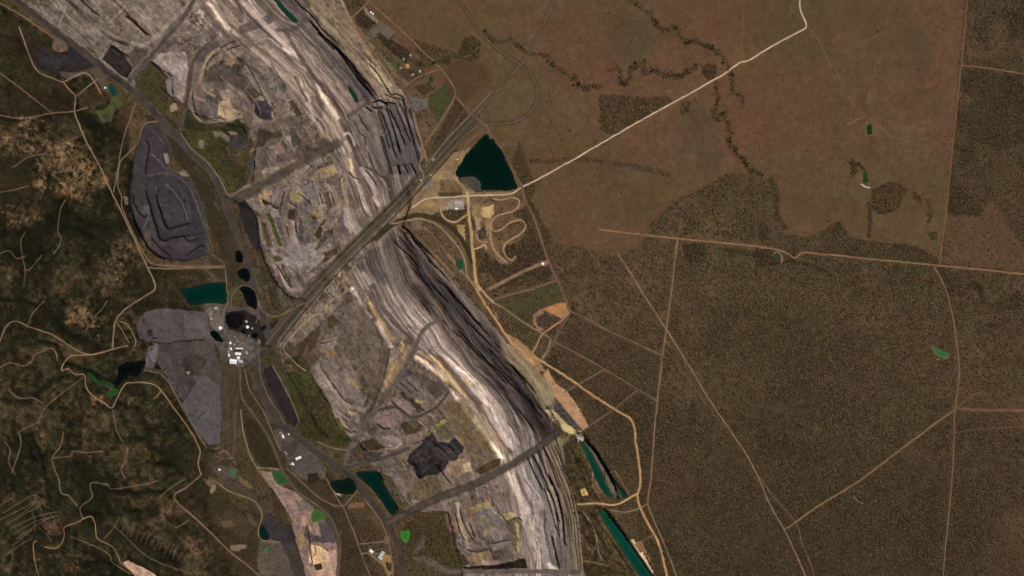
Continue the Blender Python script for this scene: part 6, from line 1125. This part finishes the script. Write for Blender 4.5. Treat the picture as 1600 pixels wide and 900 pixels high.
shed('small pale building on the rough pad by the dam', 337, 482, 3, 2.6, 20, 6, roof=(190, 184, 174), vents=1); shed('small pale hut furthest west on the rough pad', 330, 498.5, 2.2, 1.8, 70, 5, roof=(196, 190, 180), vents=1); shed('grey hut just north of the furthest west hut', 329.5, 490.6, 2, 1.8, 60, 5, roof=(160, 154, 146), vents=1)
shed('dull grey hut between the coal stockpile and the plant yard', 367, 527, 2.6, 1.8, 12, 6, roof=(128, 118, 108), vents=1, doors=1)
shed('grey brown long hut north of the narrow white plant roof', 378, 536.5, 3.4, 1.6, 8, 6, roof=(138, 128, 116), vents=1, doors=1)
shed('grey square hut on the eastern edge of the plant yard', 391, 545, 2.2, 2.2, 20, 6, roof=(120, 110, 100), vents=1, doors=1)
shed('pale small hut above the western plant huts', 366, 538.5, 2, 1.6, 60, 6, roof=(176, 168, 156), vents=1, doors=1)
shed('brown roofed hut south-east of the plant', 392, 556, 3, 2, -30, 6, roof=(98, 88, 78), vents=1, doors=1)
tank('large round white tank west of the coal stockpile', 344.3, 512.6, 2.7, 12, (240, 240, 234)); tank('bright white tank on the dark coal pad', 386.8, 511, 2.3, 16, (240, 240, 236)); tank('dull grey white tank on the upper edge of the coal pad', 385, 502.6, 2.2, 14, (150, 146, 144)); tank('small grey tank right of the bright white coal pad tank', 394, 513.4, 1.9, 12, (132, 128, 128)); tank('smallest grey tank on the southern coal pad', 389, 524.6, 1.7, 10, (108, 104, 103))
heap('big round black coal stockpile at the plant', 366, 501, 15, 13, 20, 26, (15, 13, 13), name='coal_stockpile', seed=3); heap('black coal heap joined to the north-east side of the big stockpile', 377, 494, 8, 6, 35, 14, (18, 16, 16), name='coal_stockpile', seed=8); heap('low grey black coal heap on the east edge of the coal pad', 412, 512, 7, 4, -50, 8, (24, 21, 21), name='coal_stockpile', seed=11); heap('smaller black coal stockpile east of the white tank', 398.5, 524, 6.5, 4.5, -30, 12, (14, 12, 12), name='coal_stockpile', seed=5); heap('low black coal heap below the white tank', 381, 518, 5, 4, 10, 9, (17, 15, 15), name='coal_stockpile', seed=6); heap('pale grey oval reject heap at the plant edge', 404, 534.6, 3.6, 5.4, 10, 10, (104, 94, 88), name='reject_heap', seed=7)
# workshops beside the southern railway
shed('white roofed workshop in the upper yard by the railway', 442, 682, 6, 2.6, 68, 9); shed('small white shed right of the upper yard workshop', 451, 678.6, 2.8, 2.4, 60, 6, roof=(200, 196, 190), vents=1); shed('faint grey shed above the upper yard workshop', 438.5, 676.6, 4.4, 2, -25, 5, roof=(140, 130, 120), vents=1)
shed('long bright white workshop in the lower yard', 466.3, 715.8, 9, 3.6, -24, 11, vents=3); shed('small white shed left of the long lower yard workshop', 457.5, 725, 4.6, 2.4, 62, 7, vents=1); shed('slim white office on the lower yard corner', 455, 725.4, 3, 1.6, -20, 5, roof=(200, 194, 184), vents=1); shed('grey shed by the railway between the two yards', 446.6, 708, 5, 2, 55, 6, roof=(146, 138, 130), vents=1)
# camp at the bottom
shed('white roofed hall at the west of the bottom camp', 580, 861.6, 6.4, 4, 36, 8)
for k in range(5):
    shed('one of five white roofed cabins in a slanting row at the bottom camp', 598.6 - k * 1.42, 863.2 + k * 2.15, 4.6, 1.3, 34, 4, vents=1, group='row of cabins at the bottom camp', name='cabin', cat='cabin', doors=1)
shed('short white cabin at the lower end of the cabin row', 596.6, 873.6, 3.2, 1.2, -50, 4, vents=1, name='cabin', cat='cabin', doors=1)
# north camp and scattered sheds
shed('bright white shed, upper of two on the northern pad', 579.6, 19.4, 3.0, 2.2, 38, 7, vents=1); shed('bright white shed, lower of two on the northern pad', 582.8, 21.8, 2.6, 2.0, 38, 6, vents=1)
for lab, u, v, l, w, d, c in (('pale shed east of the yellow heap', 656, 111.5, 4, 3, 60, (160, 150, 140)), ('pale shed nearest the northern rim track', 641, 86.5, 3, 2, 60, (170, 160, 140)), ('cream shed north-west of the yellow heap', 631, 92.6, 4, 2, -40, (160, 148, 120)), ('cream shed beside the yellow heap', 626, 106.6, 3.4, 2, -40, (150, 138, 116)), ('pale narrow shed south of the yellow heap', 645, 116.8, 5, 2, -40, (156, 146, 134)), ('light grey shed in the compound by the rail corridor', 677, 249.5, 4.6, 3.4, -30, (128, 122, 116)), ('small pale hut at the corner of the big dam', 714.8, 249.2, 2.6, 2, -40, (206, 184, 164)), ('tiny white hut at the rail corridor crossing', 658, 281.6, 3, 2, -40, (186, 172, 158)), ('small pale hut by the corridor level crossing', 672.6, 273.6, 2.6, 2, 20, (170, 152, 136))):
    shed(lab, u, v, l, w, d, 5, roof=c, vents=1, doors=1)
heap('small yellow heap in the northern camp', 636.5, 103.4, 4.2, 3.6, 20, 8, (166, 142, 92), seed=9); heap('golden sand heap west of the upper slot', 913, 769, 3.2, 4.6, 15, 9, (176, 142, 94), seed=10); heap('grey heap in the pale pit by the levees', 754, 366, 5, 5, 15, 9, (78, 74, 66), seed=12)
shed('large pale flat roofed building on the light pad by the gravel road', 716, 319, 13, 9, 0, 6, roof=(160, 150, 138), wall=(170, 160, 148), vents=4); shed('small brilliant white shed at the corner of the pale pad', 713.2, 326.2, 4.2, 2.6, 0, 5, vents=1); shed('pale shed left of the light pad', 698.4, 316, 3, 2.6, 0, 5, roof=(150, 140, 124), vents=1); shed('lower pale shed left of the light pad', 698, 326, 4, 2.6, 0, 5, roof=(160, 146, 126), vents=1)
tank('bright white tank at the end of the brown eastern track', 848, 412.2, 2.2, 9, (240, 232, 222)); shed('white hut beside the small teal western pond', 164.4, 137.4, 2.6, 2.4, 30, 6, vents=1); shed('white hut on the pink pad by the south-western track', 343, 734, 3, 2.6, 10, 6, vents=1); shed('pale hut at the dark tailings corner', 294.2, 582.6, 4, 2.4, -35, 5, roof=(150, 134, 122), vents=1, doors=1)
# green treatment pond with its cells, on the pink pad
hi, lo = hmax(364.5, 738, 6)
tp = thing('treatment_pond', 'green celled treatment pond on the pink pad', 'pond', 364.5, 738, hi + .3, math.radians(-8))
boxm('basin', -45, 45, -62, 62, lo - hi - 2, 1.0, mat('liner', (88, 112, 86), scale=.05), tp)
for x in (-1, 1):
    for y in (-1, 0, 1): boxm('cell', x * 21 - 17, x * 21 + 17, y * 40 - 16, y * 40 + 16, 1.02, 1.5, mat('green_liquor', (54, 92, 58), scale=.02, rough=.3), tp)

# ------------------------------------------------------------------ trees one can tell apart, along the creeks and out in the paddocks
def crown_mesh(seed):
    rg = random.Random(seed); bm = bmesh.new()
    for k in range(20):
        a = rg.uniform(0, 2 * math.pi); rr = math.sqrt(rg.random()) * .78; z = rg.uniform(-.42, .5) * (1 - rr * .5)
        tmp = bmesh.ops.create_icosphere(bm, subdivisions=1, radius=rg.uniform(.2, .36))
        for v_ in tmp['verts']:
            v_.co = v_.co * rg.uniform(.75, 1.25); v_.co.z *= .7
            v_.co.x += rr * math.cos(a); v_.co.y += rr * math.sin(a); v_.co.z += z
    me = bpy.data.meshes.new('crown'); bm.to_mesh(me); bm.free(); return me
def trunk_mesh(seed):
    rg = random.Random(seed); v = []; f = []
    def limb(p, d, l, r0, r1):
        b = len(v); n = 6; u_ = (1, 0, 0) if abs(d[2]) > .8 else (0, 0, 1)
        import mathutils
        D = mathutils.Vector(d).normalized(); A = D.cross(mathutils.Vector(u_)).normalized(); B = D.cross(A)
        for t, r in ((0, r0), (.5, (r0 + r1) / 2), (1, r1)):
            q_ = mathutils.Vector(p) + D * l * t
            for k in range(n):
                w_ = q_ + A * r * math.cos(2 * math.pi * k / n) + B * r * math.sin(2 * math.pi * k / n); v.append(tuple(w_))
        for i in range(2):
            for k in range(n): f.append((b + i * n + k, b + i * n + (k + 1) % n, b + (i + 1) * n + (k + 1) % n, b + (i + 1) * n + k))
    limb((0, 0, -.1), (0, 0, 1), .75, .06, .035)
    for k in range(4):
        a = k * 1.57 + rg.uniform(-.4, .4); limb((0, 0, .5 + .05 * k), (math.cos(a), math.sin(a), 1.1), .5, .03, .012)
    me = bpy.data.meshes.new('trunk'); me.from_pydata(v, [], f); me.update(); return me
BARK = mat('bark', (104, 88, 70), scale=.6)
def leafmat(c, nm='leaves'):
    return mat(nm, c, scale=.25, amt=.35, rough=.9, spec=.1)
CM = []
for k in range(6):
    me = crown_mesh(40 + k); me.materials.append(leafmat(((44, 41, 24), (50, 44, 26), (38, 38, 22))[k % 3])); CM.append(me)
TM = [trunk_mesh(60 + k) for k in range(3)]
for t_ in TM: t_.materials.append(BARK)
def tree(label, u, v, r, h, group, k):
    z = hmax(u, v, .6)[1]
    o = thing('gum_tree', label, 'tree', u, v, z - .2, random.uniform(0, 6.28), group)
    c = bpy.data.objects.new('crown', CM[k % 6]); COL.objects.link(c); c.parent = o; c.location = (0, 0, h * .68); c.scale = (r, r * random.uniform(.8, 1.1), h * .5)
    t = bpy.data.objects.new('trunk', TM[k % 3]); COL.objects.link(t); t.parent = o; t.scale = (h, h, h * .9)
random.seed(21)
kk = 0
for (where, s), n in zip(CREEKS, (52, 44, 46, 16, 40, 22, 12)):
    p = smooth(pts(s), 6); seg = [math.hypot(b[0] - a[0], b[1] - a[1]) for a, b in zip(p[:-1], p[1:])]; tot = sum(seg)
    knots = [random.random() for _ in range(max(6, n // 2))]
    for i in range(n):
        t = tot * random.choice(knots) + random.gauss(0, 5.5); t = min(max(t, 0), tot - .01); j = 0
        while j < len(seg) - 1 and t > seg[j]: t -= seg[j]; j += 1
        a, b = p[j], p[j + 1]; g = t / max(seg[j], 1e-6)
        u = a[0] + (b[0] - a[0]) * g + random.gauss(0, 2.6); v = a[1] + (b[1] - a[1]) * g + random.gauss(0, 2.6)
        if v < -4: continue
        tree('dark gum tree in the tree line along ' + where, u, v, random.choice((8, 11, 13, 17, 22)) * random.uniform(.8, 1.15), random.uniform(9, 19), 'trees along ' + where, kk); kk += 1
n_p = 0
while n_p < 80:
    u = random.uniform(840, 1500); v = random.uniform(2, 350); j = int(np.searchsorted(VS, v)); i = int(np.searchsorted(US, u))
    if TAG[j, i] != 1 or RM[j, i] > 0: continue
    tree('small dark tree standing alone in the open reddish pasture', u, v, random.uniform(7, 13), random.uniform(9, 14), 'lone trees in the pasture', kk); kk += 1; n_p += 1

# ------------------------------------------------------------------ woodland and scrub nobody could count: one object each, crowns set by geometry nodes
def scatter(name, label, mask, dens, rmin, rmax, shade, seed):
    rg = np.random.default_rng(seed)
    n = int(1690 * 990 * dens)
    u = rg.uniform(-45, 1645, n); v = rg.uniform(-45, 945, n)
    i = np.clip(np.searchsorted(US, u), 0, NU - 1); j = np.clip(np.searchsorted(VS, v), 0, NV - 1)
    keep = (rg.random(n) < WD[j, i]) & mask[j, i] & (RM[j, i] < .25)
    u, v, i, j = u[keep], v[keep], i[keep], j[keep]; n = len(u)
    z = hza(u, v) + 1.0
    me = bpy.data.meshes.new(name)
    me.vertices.add(n); me.vertices.foreach_set('co', np.stack([wx(u), wy(v), z], 1).astype(np.float32).ravel())
    r = rg.uniform(rmin, rmax, n) * (0.75 + 0.5 * rg.random(n))
    a = me.attributes.new('size', 'FLOAT', 'POINT'); a.data.foreach_set('value', r.astype(np.float32))
    a = me.attributes.new('turn', 'FLOAT', 'POINT'); a.data.foreach_set('value', (rg.random(n) * 6.28).astype(np.float32))
    base = C[j, i].astype(np.float64); lum = base.mean(1, keepdims=True)
    lum = np.minimum(lum, 60)
    tone = np.asarray(shade, np.float64)[None, :] * (0.55 + 0.45 * lum / 58.0)
    tone = tone * rg.uniform(.62, 1.3, n)[:, None] + rg.normal(0, 2.2, (n, 3)) * np.array((1, .7, .6))
    lc = np.clip(lin(np.clip(tone, 6, 120)) / KLIT, .003, .3)
    a = me.attributes.new('leafcol', 'FLOAT_COLOR', 'POINT'); a.data.foreach_set('color', np.concatenate([lc, np.ones((n, 1))], 1).astype(np.float32).ravel())
    me.update()
    o = bpy.data.objects.new(name, me); COL.objects.link(o); o['kind'] = 'stuff'; o['label'] = label
    m, t, b = base_mat(name + '_leaves', .95, .05)
    an = t.nodes.new('ShaderNodeAttribute'); an.attribute_name = 'leafcol'; an.attribute_type = 'INSTANCER'; t.links.new(an.outputs['Color'], b.inputs['Base Color'])
    ng = bpy.data.node_groups.new(name + '_crowns', 'GeometryNodeTree')
    ng.interface.new_socket('Geometry', in_out='INPUT', socket_type='NodeSocketGeometry'); ng.interface.new_socket('Geometry', in_out='OUTPUT', socket_type='NodeSocketGeometry')
    N = ng.nodes.new; gi = N('NodeGroupInput'); go = N('NodeGroupOutput')
    m2p = N('GeometryNodeMeshToPoints'); iop = N('GeometryNodeInstanceOnPoints'); ico = N('GeometryNodeMeshIcoSphere'); ico.inputs['Subdivisions'].default_value = 2
    sp = N('GeometryNodeSetPosition'); nz = N('ShaderNodeTexNoise'); nz.inputs['Scale'].default_value = 2.3
    sub = N('ShaderNodeVectorMath'); sub.operation = 'SUBTRACT'; sub.inputs[1].default_value = (.5, .5, .5); scl = N('ShaderNodeVectorMath'); scl.operation = 'SCALE'; scl.inputs['Scale'].default_value = 1.3
    sm = N('GeometryNodeSetMaterial'); sm.inputs['Material'].default_value = m
    na = N('GeometryNodeInputNamedAttribute'); na.data_type = 'FLOAT'; na.inputs['Name'].default_value = 'size'
    nt = N('GeometryNodeInputNamedAttribute'); nt.data_type = 'FLOAT'; nt.inputs['Name'].default_value = 'turn'
    cx = N('ShaderNodeCombineXYZ'); sc3 = N('ShaderNodeCombineXYZ'); mz = N('ShaderNodeMath'); mz.operation = 'MULTIPLY'; mz.inputs[1].default_value = .5
    K = ng.links.new
    K(gi.outputs[0], m2p.inputs['Mesh']); K(m2p.outputs[0], iop.inputs['Points'])
    K(ico.outputs['Mesh'], sp.inputs['Geometry']); K(nz.outputs['Color'], sub.inputs[0]); K(sub.outputs[0], scl.inputs[0]); K(scl.outputs[0], sp.inputs['Offset'])
    K(sp.outputs[0], sm.inputs['Geometry']); K(sm.outputs[0], iop.inputs['Instance'])
    K(nt.outputs[0], cx.inputs['Z']); K(cx.outputs[0], iop.inputs['Rotation'])
    K(na.outputs[0], sc3.inputs['X']); K(na.outputs[0], sc3.inputs['Y']); K(na.outputs[0], mz.inputs[0]); K(mz.outputs[0], sc3.inputs['Z']); K(sc3.outputs[0], iop.inputs['Scale'])
    K(iop.outputs[0], go.inputs[0])
    md = o.modifiers.new('crowns', 'NODES'); md.node_group = ng
    return n
hillm = TAG == 2
scatter('woodland', 'brown grey open woodland covering the east', (~hillm) & (U > 545) & (TAG != 3), .30, 8, 14, (79, 63, 43), 1)
scatter('scrub', 'dark scrub over the western hills', hillm, .36, 5, 9.5, (46, 43, 26), 2)
scatter('regrowth', 'bushes on the mine fields and old spoil', (~hillm) & ((U <= 545) | (TAG == 3)), .3, 5, 9, (54, 51, 29), 3)
